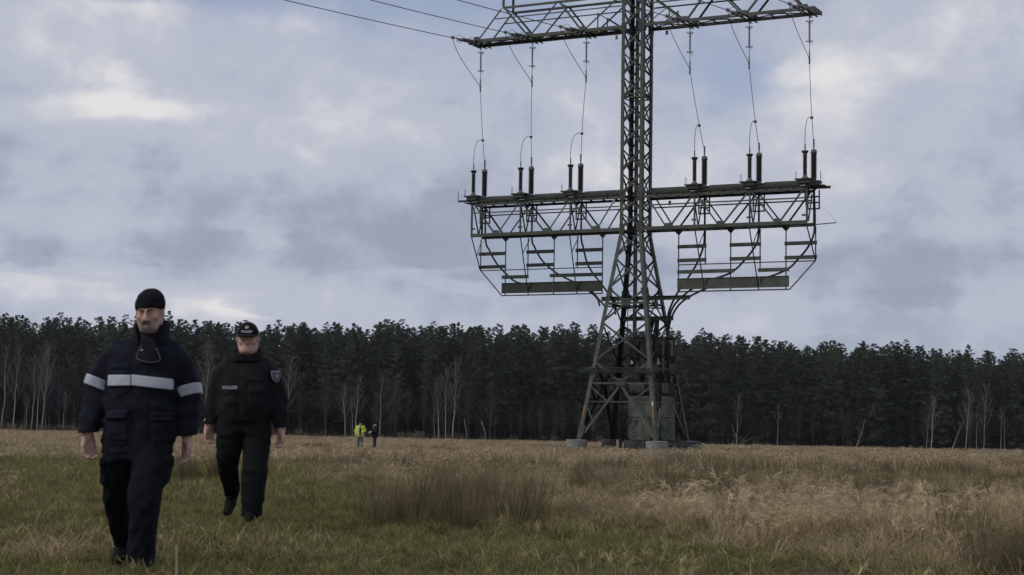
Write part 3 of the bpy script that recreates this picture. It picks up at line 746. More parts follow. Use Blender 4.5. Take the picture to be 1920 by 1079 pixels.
for i in range(4):
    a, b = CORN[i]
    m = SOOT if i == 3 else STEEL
    lg = MB()
    for z0, z1, w in ((ZF-.02, ZW, .25), (ZW, ZTOP, .225)):
        p, q = corner(i, z0), corner(i, z1)
        # an angle section with its heel on the corner: two flanges
        d = (q-p).normalized(); fx = Vector((-a, 0, 0)); fy = Vector((0, -b, 0)); t = .022
        for f, g in ((fx, fy), (fy, fx)):
            vs = [p, p+f*w, p+f*w+g*t, p+g*t]; vs2 = [q, q+f*w, q+f*w+g*t, q+g*t]
            off = g*.0 if f is fx else g*.0
            lg.add([x+off for x in vs+vs2], [(0, 1, 5, 4), (1, 2, 6, 5), (2, 3, 7, 6), (3, 0, 4, 7), (3, 2, 1, 0), (4, 5, 6, 7)])
    lo = lg.build('leg', m, pylon)
    if i == 3: lo['label'] = 'soot blackened far leg'
    sb = MB()                                          # climbing bolts stand out along the leg edges
    z = 2.8
    while z < 28:
        p = corner(i, z); s_ = 1 if int(z/.38) % 2 else -1
        d = Vector((a, 0, 0)) if s_ > 0 else Vector((0, b, 0))
        sb.bar(p-d*.02+Vector((-a, -b, 0))*.05, p+d*.13+Vector((-a, -b, 0))*.05, .022, .022); z += .38
    so = sb.build('step_bolt', STEEL_D if i != 3 else SOOT, lo); so['kind'] = 'stuff'
    # gusset plates where the crossarms meet the legs, bolt heads on them
    for z in (12.75, 14.72, 25.05, 8.9, 4.05, .62):
        h = .62 if z > 4.2 else (.75 if z > 1 else .9)
        g = MB(); bo = MB()
        for f, n in ((Vector((-a, 0, 0)), Vector((0, b, 0))), (Vector((0, -b, 0)), Vector((a, 0, 0)))):
            c0, c1 = corner(i, z-h/2), corner(i, z+h/2); w0 = .34
            poly = [c0+n*.012, c0+f*w0+n*.012+Vector((0, 0, .12)), c1+f*w0+n*.012-Vector((0, 0, .12)), c1+n*.012]
            g.prism(poly, n, .014)
            for k in range(6):
                for x in (.07, .17, .27):
                    bo.box(c0.lerp(c1, (k+.8)/6.6)+f*x+n*.024, (.036, .036, .036))
        go = g.build('gusset_plate', SOOT if i == 3 and z < 10 else STEEL, lo)
        x = bo.build('bolt', SOOT if i == 3 and z < 10 else STEEL_D, lo); x['kind'] = 'stuff'
def lerp(a, b, t): return a.lerp(b, t)
def face_pt(i, s, z):
    """point on face i at height z, s = 0 at corner i, 1 at the next"""
    return corner(i, z).lerp(corner(i+1, z), s)
def brace(i, s0, z0, s1, z1, w=.09, inset=.0, m=None, parent=None):
    n = NORM[i]; p = face_pt(i, s0, z0)+n*(-.028-inset); q = face_pt(i, s1, z1)+n*(-.028-inset)
    b = MB(); b.lbar(p, q, w, n, .012)
    return b.build('brace', m or (SOOT if i in (2, 3) and max(z0, z1) < 9.5 else STEEL_D if i in (2, 3) else STEEL), parent or pylon)  # far faces use the darker copy, their shade included in the colour
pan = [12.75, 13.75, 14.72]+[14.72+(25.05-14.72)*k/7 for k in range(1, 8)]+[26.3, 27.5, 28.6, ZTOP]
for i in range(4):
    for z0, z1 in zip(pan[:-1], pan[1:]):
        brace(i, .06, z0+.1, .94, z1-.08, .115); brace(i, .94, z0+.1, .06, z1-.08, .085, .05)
    for z in (20.75, 20.95): brace(i, .05, z, .95, z, .09, .03)
    # tapering foot
    zs = [12.62, 11.0, 9.15, 7.1, 4.75]
    for z1, z0 in zip(zs[:-1], zs[1:]):
        brace(i, .03, z0+.05, .97, z1-.05, .10); brace(i, .97, z0+.05, .03, z1-.05, .10, .06)
    zc = 9.15-(9.15-7.1)*halfw(9.15)/(halfw(9.15)+halfw(7.1))
    for z in (zc, 3.45):
        brace(i, .02, z, .98, z, .11, .012)
        g = MB(); c = face_pt(i, .5, z); n = NORM[i]; e = (corner(i+1, z)-corner(i, z)).normalized()
        hw = .28
        g.prism([c-e*hw-Vector((0, 0, hw*.75)), c+e*hw-Vector((0, 0, hw*.75)), c+e*hw*1.15+Vector((0, 0, hw*.35)), c+e*hw*.7+Vector((0, 0, hw)), c-e*hw*.7+Vector((0, 0, hw)), c-e*hw*1.15+Vector((0, 0, hw*.35))], n, .02)
        gg = g.build('gusset_plate', SOOT if i in (2, 3) else STEEL, pylon)
        bo = MB()
        for k in range(7):
            for s in (-.15, .15): bo.box(c+e*(k-3)*.07+Vector((0, 0, s))+n*.02, (.035, .035, .035))
        bb = bo.build('bolt', STEEL_D, gg); bb['kind'] = 'stuff'
    for s in (.02, .98):
        brace(i, s, 4.75, .5, 3.5, .12); brace(i, .5, 3.38, s*.96+.02, .25, .15, .03)
        t = (3.45-2.35)/(3.45-.25); sd = .5+(s-.5)*t
        brace(i, s, 3.3, sd, 2.35, .085, .02)
        t2 = (3.45-1.15)/(3.45-.25); sd2 = .5+(s-.5)*t2
        brace(i, s, 2.3, sd2, 1.2, .07, .02)
    brace(i, .02, 2.35, .98, 2.35, .075, .05)
# inner plan bracing
for z in (12.7, 8.1, 3.45):
    for i in (0, 1):
        b = MB(); b.lbar(lerp(corner(i, z), corner(i+2, z), .04), lerp(corner(i, z), corner(i+2, z), .96), .09, (0, 0, 1), .012); b.build('plan_brace', STEEL_D, pylon)
# middle riser with ladder rungs
b = MB(); b.box(P(.0, .0, 16.9), (.20, .14, 25.4)); riser = b.build('cable_riser', STEEL_D, pylon)
b = MB()
for s in (-1, 1): b.bar(P(-.42+s*.19-.0, .35, 4.4), P(-.42+s*.19, .35, 29), .045, .03, (0, 1, 0))
lad = b.build('ladder', STEEL_D, pylon)
b = MB(); z = 4.6
while z < 29: b.bar(P(-.60, .35, z), P(-.24, .35, z), .025, .025); z += .30
x = b.build('rung', STEEL_D, lad); x['kind'] = 'stuff'

# crossarms --------------------------------------------------------------------
def bar_part(name, p, q, w, n, m, parent, t=.014, side=1):
    b = MB(); b.lbar(p, q, w, n, t, side); return b.build(name, m, parent)
def crossarm(sg, zb, zt, uend, bot, top, zm, upper):
    """one arm of the pylon, sg = -1 left, 1 right; bot and top are node distances from the mast"""
    g = MB(); g.box(P(sg*(ST+.10), 0, zb+.01), (.16, 2*ST-.3, .16)); arm = g.build('crossarm', STEEL_D, pylon)
    for v in (-ST, ST):
        for u in bot:
            n = Vector((0, -1 if v < 0 else 1, 0)); c = P(sg*u, v, zb+.10)+n*.016; g = MB()
            e = Vector((1, 0, 0)); g.prism([c-e*.3-Vector((0, 0, .12)), c+e*.3-Vector((0, 0, .12)), c+e*.16+Vector((0, 0, .17)), c-e*.16+Vector((0, 0, .17))], n, .016)
            g.build('gusset_plate', STEEL, arm)
    for v in (-ST, ST):
        n = Vector((0, -1 if v < 0 else 1, 0)); mm = STEEL if v < 0 else STEEL_D  # back side gets the darker steel: shade put into its colour
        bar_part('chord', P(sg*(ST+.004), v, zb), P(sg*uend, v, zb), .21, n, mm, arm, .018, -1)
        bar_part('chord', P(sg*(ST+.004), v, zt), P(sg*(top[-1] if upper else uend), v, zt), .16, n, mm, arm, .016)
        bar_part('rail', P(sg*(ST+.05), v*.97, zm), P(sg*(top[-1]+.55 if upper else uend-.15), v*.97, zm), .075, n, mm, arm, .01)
        seq = [(bot[0], zb), (top[0], zt)] if upper else []
        # zigzag between bottom and top nodes, from the mast outwards
        nodes = []
        if upper:
            nodes = [(ST+.05, zt), (bot[0], zb), (top[0], zt), (bot[1], zb), (top[1], zt), (bot[2], zb)]
        else:
            nodes = [(ST+.2, zt), (bot[0], zb), (top[0], zt), (bot[1], zb), (top[1], zt), (bot[2], zb), (top[2], zt)]
        for k, ((u0, z0), (u1, z1)) in enumerate(zip(nodes[:-1], nodes[1:])):
            d = .12 if u1 > u0 else -.12
            bar_part('brace', P(sg*(u0+d), v*.985, z0+(.05 if z0 == zb else -.05)), P(sg*(u1-d), v*.985, z1+(.05 if z1 == zb else -.05)), .105 if upper else .09, n, mm, arm, .012)
        if upper:
            # small sub-braces next to the mast
            bar_part('brace', P(sg*2.35, v, zb+.1), P(sg*2.35, v, zb+1.0), .06, n, mm, arm, .01)
            bar_part('brace', P(sg*2.35, v, zb+1.0), P(sg*1.05, v, zb+.12), .06, n, mm, arm, .01)
    # members across between the two sides
    k = 0
    for u in bot+[x for x in np.arange(1.3, uend-.2, .9)]:
        bar_part('cross_member', P(sg*u, -ST+.02, zb-.015), P(sg*u, ST-.02, zb-.015), .09, (0, 0, -1), STEEL_D, arm, .012)
    for u in top: bar_part('cross_member', P(sg*u, -ST+.02, zt+.01), P(sg*u, ST-.02, zt+.01), .08, (0, 0, 1), STEEL_D, arm, .012)
    us = [ST]+bot
    for u0, u1 in zip(us[:-1], us[1:]):
        bar_part('plan_brace', P(sg*u0, -ST+.05, zb+.02), P(sg*u1, ST-.05, zb+.02), .07, (0, 0, -1), STEEL_D, arm, .01)
        bar_part('plan_brace', P(sg*u0, ST-.05, zb+.035), P(sg*u1, -ST+.05, zb+.035), .07, (0, 0, -1), STEEL_D, arm, .01)
    return arm
TB, TT = [3.35, 7.05, 10.75], [5.05, 8.9]
MBOT, MTOP = [2.37, 5.67, 9.15], [4.05, 7.47, 10.8]
for sg in (-1, 1):
    up = crossarm(sg, 25.1, 27.05, 11.30, TB, TT, 26.4, True)
    b = MB(); b.box(P(sg*11.31, 0, 25.08), (.03, 2*ST+.16, .26)); b.build('end_plate', STEEL, up)
    for u in TB:          # heavy beams carrying the insulators stick out on both sides
        for s in (-.17, .17):
            bar_part('hanger_beam', P(sg*(u+.05)+s, -ST-.32, 24.965), P(sg*(u+.05)+s, ST+.32, 24.965), .13, (0, 0, -1), STEEL_D, up, .014)
    for v in (-ST, ST):   # frame that goes on upwards out of the picture
        b = MB(); b.lbar(P(sg*8.9, v, 27.1), P(sg*8.9, v, 29.4), .12, (0, -1 if v < 0 else 1, 0)); b.build('post', STEEL, up)
        b = MB(); b.lbar(P(sg*8.9, v, 29.4), P(sg*ST, v, 29.5), .12, (0, -1 if v < 0 else 1, 0)); b.build('chord', STEEL, up)
    mid = crossarm(sg, 12.72, 14.66, 10.95, MBOT, MTOP, 14.12, False)
    bar_part('end_brace', P(sg*10.9, -ST, 12.8), P(sg*10.9, -ST, 14.6), .10, (0, -1, 0), STEEL, mid)
    bar_part('end_brace', P(sg*10.9, ST, 12.8), P(sg*10.9, ST, 14.6), .10, (0, 1, 0), STEEL_D, mid)
    for u in MTOP:        # posts and V braces under each group of insulators
        if u < 10: bar_part('post', P(sg*u, -ST, 12.8), P(sg*u, -ST, 14.6), .09, (0, -1, 0), STEEL, mid)
        bar_part('side_brace', P(sg*u, -ST+.03, 14.5), P(sg*u, -.02, 12.85), .065, (sg, 0, 0), STEEL_D, mid, .01)
        bar_part('side_brace', P(sg*u, ST-.03, 14.5), P(sg*u, .02, 12.85), .065, (sg, 0, 0), STEEL_D, mid, .01)
        # cable clamp frame below the termination, at the back
        for du in (-.34, .0, .34):
            b = MB(); b.bar(P(sg*u+du+.02, ST+.10, 13.62), P(sg*u+du+.02, ST+.10, 14.75), .075, .05, (0, 1, 0)); b.build('clamp_post', STEEL_D, mid)
        for z in (13.66, 14.02, 14.36):
            b = MB(); b.bar(P(sg*u-.36, ST+.155, z), P(sg*u+.38, ST+.155, z), .05, .085, (0, 0, 1)); b.build('clamp_bar', STEEL_D, mid)
        b = MB(); b.box(P(sg*u-.12, -ST+.25, 13.15), (.26, .1, .10)); b.build('clamp', STEEL_D, mid)
    # walkway deck
    b = MB(); b.box(P(sg*(ST+.03+11.75)/2, .38, 14.88), (11.75-ST-.03, 1.15, .05)); deck = b.build('walkway_deck', STEEL_D, mid)
    for v, hh_ in ((-ST-.06, .13), (ST+.24, .16)):
        b = MB(); b.bar(P(sg*(ST+.05), v, 14.90), P(sg*11.8, v, 14.90), .03, hh_, (0, 0, 1)); b.build('deck_edge', STEEL_D, deck)
    for k, u in enumerate(np.arange(1.6, 11.6, .85)):
        b = MB(); b.bar(P(sg*u, -ST-.1, 14.78), P(sg*u, ST+.1, 14.78), .07, .09, (0, 0, 1)); b.build('deck_joist', STEEL_D, deck)
    for u0, u1 in ((.85, 3.35), (4.75, 6.8), (8.15, 10.15)):
        b = MB(); b.box(P(sg*(u0+u1)/2, .15, 15.08), (u1-u0, .5, .28)); b.build('duct_box', STEEL, deck)
    for u in MTOP:
        b = MB(); b.box(P(sg*(u+.0), -ST, 15.17), (1.05, .62, .07)); b.box(P(sg*u, -ST, 15.03), (.7, .5, .2)); b.build('base_plate', STEEL_D, deck)
        b = MB(); b.box(P(sg*u, ST, 15.22), (.95, .62, .07)); b.box(P(sg*u, ST, 15.04), (.7, .5, .26)); b.build('base_plate', STEEL_D, deck)
        b = MB(); b.tube(bez(P(sg*u-.48, -ST-.28, 15.2), P(sg*u-.52, -ST-.28, 15.75), P(sg*u-.38, -ST-.28, 15.75), P(sg*u-.40, -ST-.28, 15.2), 6), .012, 5); b.build('lifting_loop', STEEL_D, deck)
    b = MB(); b.bar(P(sg*11.78, -ST-.18, 14.8), P(sg*11.78, -ST-.18, 15.55), .03, .03); b.build('rail_post', STEEL_D, deck)
    if sg > 0:
        b = MB(); b.bar(P(10.95, ST, 12.72), P(12.1, ST+.4, 12.83), .07, .05); b.build('stay', STEEL_D, mid)
        b = MB(); b.tube([P(11.05, ST+.1, 13.85), P(11.7, ST+.3, 13.4), P(12.1, ST+.4, 12.87)], .006, 4); b.build('stay_wire', WIRE, mid)
    # cable rack hanging below the back side
    RV = ST
    rack = MB()
    for u, z0 in ((2.5, 9.0), (4.2, 9.0), (5.8, 9.0), (7.62, 9.0), (9.2, 9.0), (10.98, 10.62)):
        pass
    rail = MB(); rail.lbar(P(sg*2.45, RV, 9.0), P(sg*9.42, RV, 9.0), .075, (0, -1, 0)); rack_o = rail.build('cable_rack', STEEL_D, pylon)
    for u, z0 in ((2.5, 9.0), (4.2, 10.6), (5.8, 9.0), (7.62, 10.1), (9.2, 9.0), (10.98, 10.62)):
        bar_part('hanger', P(sg*u, RV, 12.6), P(sg*u, RV, z0), .075, (0, -1, 0), STEEL_D, rack_o, .01)
    for u in (2.5, 5.8, 9.2):
        b = MB(); b.prism([P(sg*u-.24, RV-.01, 12.62), P(sg*u+.24, RV-.01, 12.62), P(sg*u+.05, RV-.01, 12.42), P(sg*u-.05, RV-.01, 12.42)], (0, 1, 0), .015); b.build('gusset_plate', STEEL_D, rack_o)
    bar_part('rack_rail', P(sg*2.5, RV+.03, 10.62), P(sg*10.95, RV+.03, 10.62), .06, (0, -1, 0), STEEL_D, rack_o, .01)
    bar_part('rack_rail', P(sg*10.98, RV, 10.64), P(sg*9.42, RV, 8.99), .075, (0, -1, 0), STEEL_D, rack_o, .01)
    for u, ue, z in ((4.08, 4.68, 9.0), (7.45, 8.0, 9.0), (10.88, 11.02, 10.62)):
        bar_part('strut', P(sg*u, -ST, 12.62), P(sg*u+.10*sg, RV-.02, z), .075, (0, -1, 0), STEEL_D, rack_o, .01)
        bar_part('strut', P(sg*u+.05*sg, RV, 12.55), P(sg*u+.03*sg, -ST+(2*ST-.02)*1.12/(12.62-z), 11.5), .06, (0, -1, 0), STEEL_D, rack_o, .01)
    for u0, u1, z in ((2.45, 4.3, 11.70), (2.45, 4.3, 10.87), (5.75, 7.7, 11.70), (5.75, 7.7, 10.87), (2.45, 6.05, 10.18), (9.13, 11.08, 11.67), (9.13, 11.08, 10.84), (7.52, 9.42, 10.16)):
        b = MB(); cz = P(sg*(u0+u1)/2, RV-.07, z); b.box(cz, (u1-u0, .025, .20))
        for s in (-1, 1): b.box(cz+Vector((0, .05, s*.1)), (u1-u0, .12, .012))
        b.build('cable_tray', STEEL if sg > 0 else STEEL_D, rack_o)  # left trays take the darker steel, standing in for shade there
    for u0, u1 in zip((2.45, 4.2, 5.83, 7.62), (4.2, 5.83, 7.62, 9.42)):
        b = MB(); b.box(P(sg*(u0+u1)/2, RV-.07, 9.46), (u1-u0-.012, .02, .66)); b.box(P(sg*(u0+u1)/2, RV-.095, 9.775), (u1-u0-.012, .06, .025))
        b.build('cover_sheet', STEEL if sg > 0 else STEEL_D, rack_o)  # left sheets are coloured darker to hold their shade
# beams through the tapering foot that lead the cables inward
for u0, u1, z in ((-2.25, 3.5, 8.60), (-.8, 2.45, 7.37)):
    b = MB(); b.box(P((u0+u1)/2, .1, z), (u1-u0, .05, .24))
    for s in (-1, 1): b.box(P((u0+u1)/2, .05, z+s*.12), (u1-u0, .14, .015))
    b.build('cable_beam', STEEL_D, pylon)
# anti-climb guard: barbed strands on out-leaning brackets
zg = 4.18; hb = halfw(zg)
gd = MB(); cs = [corner(i, zg-.1)+Vector((CORN[i][0]*.03, CORN[i][1]*.03, 0)) for i in range(4)]
for i in range(4): gd.bar(cs[i], cs[(i+1) % 4], .04, .04)
guard = gd.build('climbing_guard', STEEL, pylon)
for i in range(4):
    a, b_ = CORN[i]; c = corner(i, zg-.08); x = MB(); x.bar(c, c+Vector((a*.50, b_*.50, .20)), .05, .05); x.build('bracket', STEEL, guard)
for i in range(4):
    a, b_ = CORN[i]; a2, b2 = CORN[(i+1) % 4]
    for k in range(4):
        o = .04+.145*k; z = zg-.05+.068*k
        s = MB(); s.tube([corner(i, zg)+Vector((a*o, b_*o, z-zg)), corner(i+1, zg)+Vector((a2*o, b2*o, z-zg))], .016, 4); s.build('strand', STEEL, guard)
    sp = MB(); n = 46
    for k in range(n):
        f = (k+.5)/n; p = corner(i, zg).lerp(corner(i+1, zg), f); e = (corner(i+1, zg)-corner(i, zg)).normalized()
        nn = NORM[i]; sp.bar(p+nn*.03-e*.05+Vector((0, 0, -.08)), p+nn*.48+e*.06+Vector((0, 0, .17)), .028, .012)
    x = sp.build('barb', STEEL, guard); x['kind'] = 'stuff'
# warning plates on two legs
for i in (0, 1):
    lo, hi = corner(i, 1.42), corner(i, 2.12); n = Vector((0, -1, 0)); f = Vector((-CORN[i][0], 0, 0))
    c0 = lo+f*.05+n*.03; c1 = hi+f*.05+n*.03; e = f*.085
    b = MB(); b.prism([c0, c0+e, c1+e, c1], n, .012); s = b.build('warning_plate', YELLOW, pylon)
    b = MB(); u_ = (c1-c0)
    for k in range(11): b.prism([c0+u_*(.06+.08*k)+e*.3+n*.008, c0+u_*(.06+.08*k)+e*.72+n*.008, c0+u_*(.10+.08*k)+e*.72+n*.008, c0+u_*(.10+.08*k)+e*.3+n*.008], n, .004)
    x = b.build('lettering', mat('sign_print', (.10, .06, .02), .7), s); x['kind'] = 'stuff'
    if i == 1:
        b = MB(); b.prism([c1+u_*.02, c1+e+u_*.02, c1+e+u_*.36, c1+u_*.36], n, .012); b.build('white_plate', WHITE, pylon)
# number plates with a 2 under the arms
D2 = text_mesh('2', .26, BLACK, 'digit', .004, .008)
for u, v, z in ((-1.72, ST, 24.83), (1.62, ST, 24.83), (-1.15, -ST, 14.42), (1.9, ST, 14.38)):
    b = MB(); b.box(P(u, v, z), (.17, .015, .27)); pl = b.build('number_plate', mat('plate_white', (.5, .5, .52), .6), pylon)
    d = link('digit', D2, None, pl); d.location = P(u, v-.012, z); d.rotation_euler = (math.pi/2, 0, 0)

# concrete footings ---------------------------------------------------------------
for i, lab in enumerate(('grey round concrete footing under the left leg of the pylon', 'grey round concrete footing under the nearest leg, in front of the pylon',
                         'grey round concrete footing under the right leg of the pylon', 'blackened round concrete footing under the sooty far leg of the pylon')):
    x, y = FEET[i]; zg_ = ZB; r = .64
    e = MB(); e.lathe([(r, -.35), (r, .86), (r-.03, .89), (.02, .90)], 36)
    o = e.build('concrete_footing', CONC if i != 3 else CONC_D, None, False, (x, y, zg_)); tag(o, lab, 'footing', 'round concrete footings of the pylon')
# ------------------------------------------------------------------ burnt cable casing in the foot
def wear(name, col, soot, thr):
    m = mat(name, col, .8, tuple(c*.62 for c in col), scale=1.4, detail=7, spec=.2, bump=.2)
    t = m.node_tree; n = NB(t); b = t.nodes['Principled BSDF']; src = b.inputs['Base Color'].links[0].from_socket
    co = n.n('ShaderNodeTexCoord').outputs['Object']
    f = n.ss(n.noise(co, 1.9, 9, .72, .4), thr, thr+.06)
    n.put(b.inputs['Base Color'], n.mix(f, src, rgb(*soot))); return m
PANEL = wear('weathered_panel', (.135, .138, .122), (.03, .03, .028), .60)
PANEL_G = wear('weathered_green_panel', (.11, .118, .098), (.014, .014, .013), .54)
CHAR = wear('charred_panel', (.045, .044, .043), (.012, .012, .012), .48)
RUSTY = wear('scorched_pink_panel', (.16, .125, .115), (.03, .026, .025), .56)
cas = empty('cable_casing', Wp(1.16, 0, ZB), -TH, 'weathered and burnt cable casing with sooty panels inside the pylon foot', 'cable casing')
def C(u, v, z): return Vector((u, v, z-ZB))
rs_ = random.Random(4)
FC = [((-1, 0), (1, 0), -1.08, 2.0), ((1, 0), (0, 1), 1.02, 2.16), ((-1, 0), (0, 1), -1.02, 2.16), ((1, 0), (1, 0), 1.08, 2.0)]
def casing_panel(face, s0, s1, z0, z1, m, name='panel', rnd=0., t=.05, ribs=2):
    """plate on one side of the casing, s along the side from -1 to 1"""
    half = 1.0 if face in (0, 3) else 1.07
    def q(s, z, o=0.):
        if face == 0: return C(s*half, -1.10-o, z)
        if face == 3: return C(s*half, 1.10+o, z)
        if face == 1: return C(1.04+o, s*half, z)
        return C(-1.04-o, s*half, z)
    n = q(0, 0, 1.)-q(0, 0, 0)
    pr = rnd; poly = [(s0+pr, z0), (s1-pr, z0)]+([(s1-pr*.3, z0+pr*.35), (s1, z0+pr)] if pr else [])+[(s1, z1), (s0, z1)]+([(s0, z0+pr), (s0+pr*.3, z0+pr*.35)] if pr else [])
    b = MB(); b.prism([q(s, z) for s, z in poly], n, t)
    o = b.build(name, m, cas)
    if ribs:
        r = MB()
        for k in range(ribs):
            s = s0+(s1-s0)*(k+1)/(ribs+1); r.bar(q(s, z0+.12, .035), q(s, z1-.1, .035), .035, .03, n)
        r.build('rib', m, o)
    return o
for face in range(4):
    sp_ = .44 if face == 0 else 0.
    casing_panel(face, -.98, sp_-.02, .13, 1.44, PANEL_G, rnd=.13)
    casing_panel(face, sp_+.05, .98, .13, 1.44, CHAR if face == 0 else PANEL_G, rnd=.10)
    casing_panel(face, -.98, sp_-.02, 1.48, 2.72, PANEL); casing_panel(face, sp_+.05, .98, 1.48, 2.72, CHAR if face == 0 else PANEL_G)
    casing_panel(face, -.96, -.02, 2.92, 3.50, PANEL_G, ribs=1); casing_panel(face, .02, .96, 2.92, 3.50, CHAR, ribs=1)
    b = MB()                                            # dark inner skin seen through the joints
    for k in range(7):
        s = -.95+1.9*k/6
        p = {0: (C(s, -1.06, .15), C(s, -1.06, 6.35-.5*rs_.random())), 3: (C(s, 1.06, .15), C(s, 1.06, 6.35-.8*rs_.random())), 1: (C(1.0, s*1.07, .15), C(1.0, s*1.07, 6.35-.6*rs_.random())), 2: (C(-1.0, s*1.07, .15), C(-1.0, s*1.07, 6.35-.6*rs_.random()))}[face]
        b = MB(); b.bar(p[0], p[1], .07, .06, NORM[0]); b.build('frame_post', SOOT, cas)
    for z in (2.80, 4.0, 5.05, 6.2):
        b = MB(); h = {0: ((-1, -1.06), (1, -1.06)), 3: ((-1, 1.06), (1, 1.06)), 1: ((1.0, -1.06), (1.0, 1.06)), 2: ((-1.0, -1.06), (-1.0, 1.06))}[face]
        b.bar(C(*h[0], z), C(*h[1], z+rs_.uniform(-.06, .06)), .09, .09); b.build('frame_rail', SOOT, cas)
    for k in range(6):                                  # what is left of the upper boards
        for z0, z1 in ((3.55, 4.0), (4.05, 5.0), (5.1, 6.1)):
            if rs_.random() < (.30 if z0 < 5 else .45): continue
            s0 = -.95+1.9*k/6+.03; s1 = s0+1.9/6-.05; zt = z1-rs_.uniform(0, .35)*(rs_.random() < .5)
            casing_panel(face, s0, s1, z0+.02, zt, rs_.choice((CHAR, CHAR, CHAR, PANEL_G, RUSTY)), 'board', 0., .03, 0)
b = MB(); b.box(C(0, 0, 1.75), (1.9, 2.0, 3.3)); b.build('core', SOOT, cas)
for k in range(9):                                      # cables going up out of the casing
    u = rs_.uniform(-.7, .7); v = rs_.uniform(-.7, .7)
    b = MB(); b.tube(spline([C(u, v, 3.3), C(u*.9, v, 4.6), C(u*.6, v*.8, 6.), C(u*.3+.2, v*.5, 7.3)], 4), .055, 6); b.build('cable_core', SOOT, cas)
for u, z, h in ((.80, 4.55, .45), (-.9, 4.6, .25)):
    b = MB(); b.prism([C(u, -1.2, z), C(u+.22, -1.2, z+.04), C(u+.07, -1.22, z+h)], (0, 1, 0), .02); b.build('torn_strip', mat('ash_grey', (.36, .36, .37), .8), cas)
# slab the casing rests on and scorched blocks beside it
b = MB(); b.box((0, 0, .43), (2.5, 2.5, .94)); o = b.build('concrete_slab', CONC_D, None, False, Wp(1.16, 0, ZB), -TH); tag(o, 'soot black concrete slab under the burnt cable casing', 'slab')
b = MB(); b.box((0, 0, .40), (1.5, .35, .80)); o = b.build('concrete_block', mat('dirty_concrete', (.13, .13, .125), .9, (.08, .08, .075), scale=2), None, False, Wp(2.35, -.9, ZB), -TH); tag(o, 'dirty grey concrete block between the nearest and right footings', 'block')
b = MB(); b.box((0, 0, .42), (.13, .13, .95)); o = b.build('marker_post', mat('marker_pale', (.33, .29, .21), .8), None, False, Wp(-1.35, .75, ZB), -TH); tag(o, 'short pale post beside the blackened slab under the pylon', 'post')
b = MB()
for k in range(5):
    pts = [Wp(2.6+rs_.uniform(-.5, .5)+.35*j, -1.6+.45*rs_.uniform(-1, 1)+.1*j, ZB+.55+.28*math.sin(j*1.1+k)+rs_.uniform(0, .1)) for j in range(6)]
    b.tube(spline(pts, 5), .028, 5)
tag(b.build('cable_scrap', RUBBER, None, True), 'tangle of scorched black cable ends lying beside the right footing', 'cable scrap')

# ------------------------------------------------------------------ high voltage gear standing on and hanging from the pylon
def sheds(r0, r1, z0, z1, n):
    o = []
    for k in range(n):
        z = z0+(z1-z0)*k/n; h = (z1-z0)/n
        o += [(r0, z), (r0, z+h*.35), (r1, z+h*.5), (r1*.97, z+h*.6), (r0, z+h*.98)]
    return o
side = {-1: 'left', 1: 'right'}
order = ['innermost', 'middle', 'outermost']
def gear(name, u, v, z, label, cat, group): return empty(name, Wp(u, v, z), -TH, label, cat, group)
term_parts = None; arr_parts = None
tm = [('housing', sheds(.135, .19, .16, 1.62, 22), BROWN), ('base_flange', [(.24, 0), (.24, .04), (.15, .06), (.15, .17)], CAPGREY),
      ('cap', [(.165, 1.62), (.185, 1.65), (.185, 1.72), (.15, 1.84), (.06, 1.88)], CAPGREY), ('connector', [(.035, 1.88), (.035, 2.0), (.055, 2.01), (.055, 2.1), (.02, 2.16)], GALV)]
ar = [('housing', sheds(.095, .135, .22, 1.36, 18), BROWN), ('foot', [(.22, .0), (.22, .05), (.17, .10), (.12, .16), (.11, .23)], CAPGREY),
      ('collar', [(.12, 1.36), (.12, 1.43), (.10, 1.45)], CAPGREY), ('grading_cap', [(.12, 1.45), (.20, 1.58), (.20, 1.62), (.04, 1.63), (.035, 1.70)], STEEL_D)]
def lathe_parts(tab):
    o = []
    for nm, prof, m in tab:
        b = MB(); b.lathe(prof, 22); o.append((nm, b.mesh(nm, m, True)))
    return o
tm_m, ar_m = lathe_parts(tm), lathe_parts(ar)
for ms in (tm_m, ar_m):
    for nm, me in ms:
        pass
# hanging insulator string (shared mesh data)
zi = 24.83
def string_parts():
    o = []
    b = MB(); b.tube([(0, 0, 0), (0, 0, -.42)], .022, 6); b.box((0, 0, -.06), (.09, .05, .12)); b.tube([(0, 0, -1.58), (0, 0, -2.1)], .022, 6); o.append(('link_rod', b.mesh('link_rod', GALV)))
    b = MB(); b.lathe(sheds(.028, .075, -1.58, -.36, 15), 14); o.append(('sheds', b.mesh('sheds', mat('insulator_grey', (.12, .115, .12), .4, spec=.4), True)))
    for z in (-.32, -1.50):
        b = MB(); b.ring((0, 0, z), .21, .014, n=18); b.bar((-.21, 0, z), (.21, 0, z), .02, .02); b.bar((0, 0, z), (.16, .1, z-.14 if z > -1 else z-.2), .018, .018); o.append(('arcing_ring', b.mesh('arcing_ring', GALV)))
    b = MB(); b.box((0, 0, -2.25), (.06, .10, .36)); b.box((0, 0, -2.52), (.10, .07, .20)); o.append(('clamp', b.mesh('clamp', GALV)))
    return o
sp_m = string_parts()
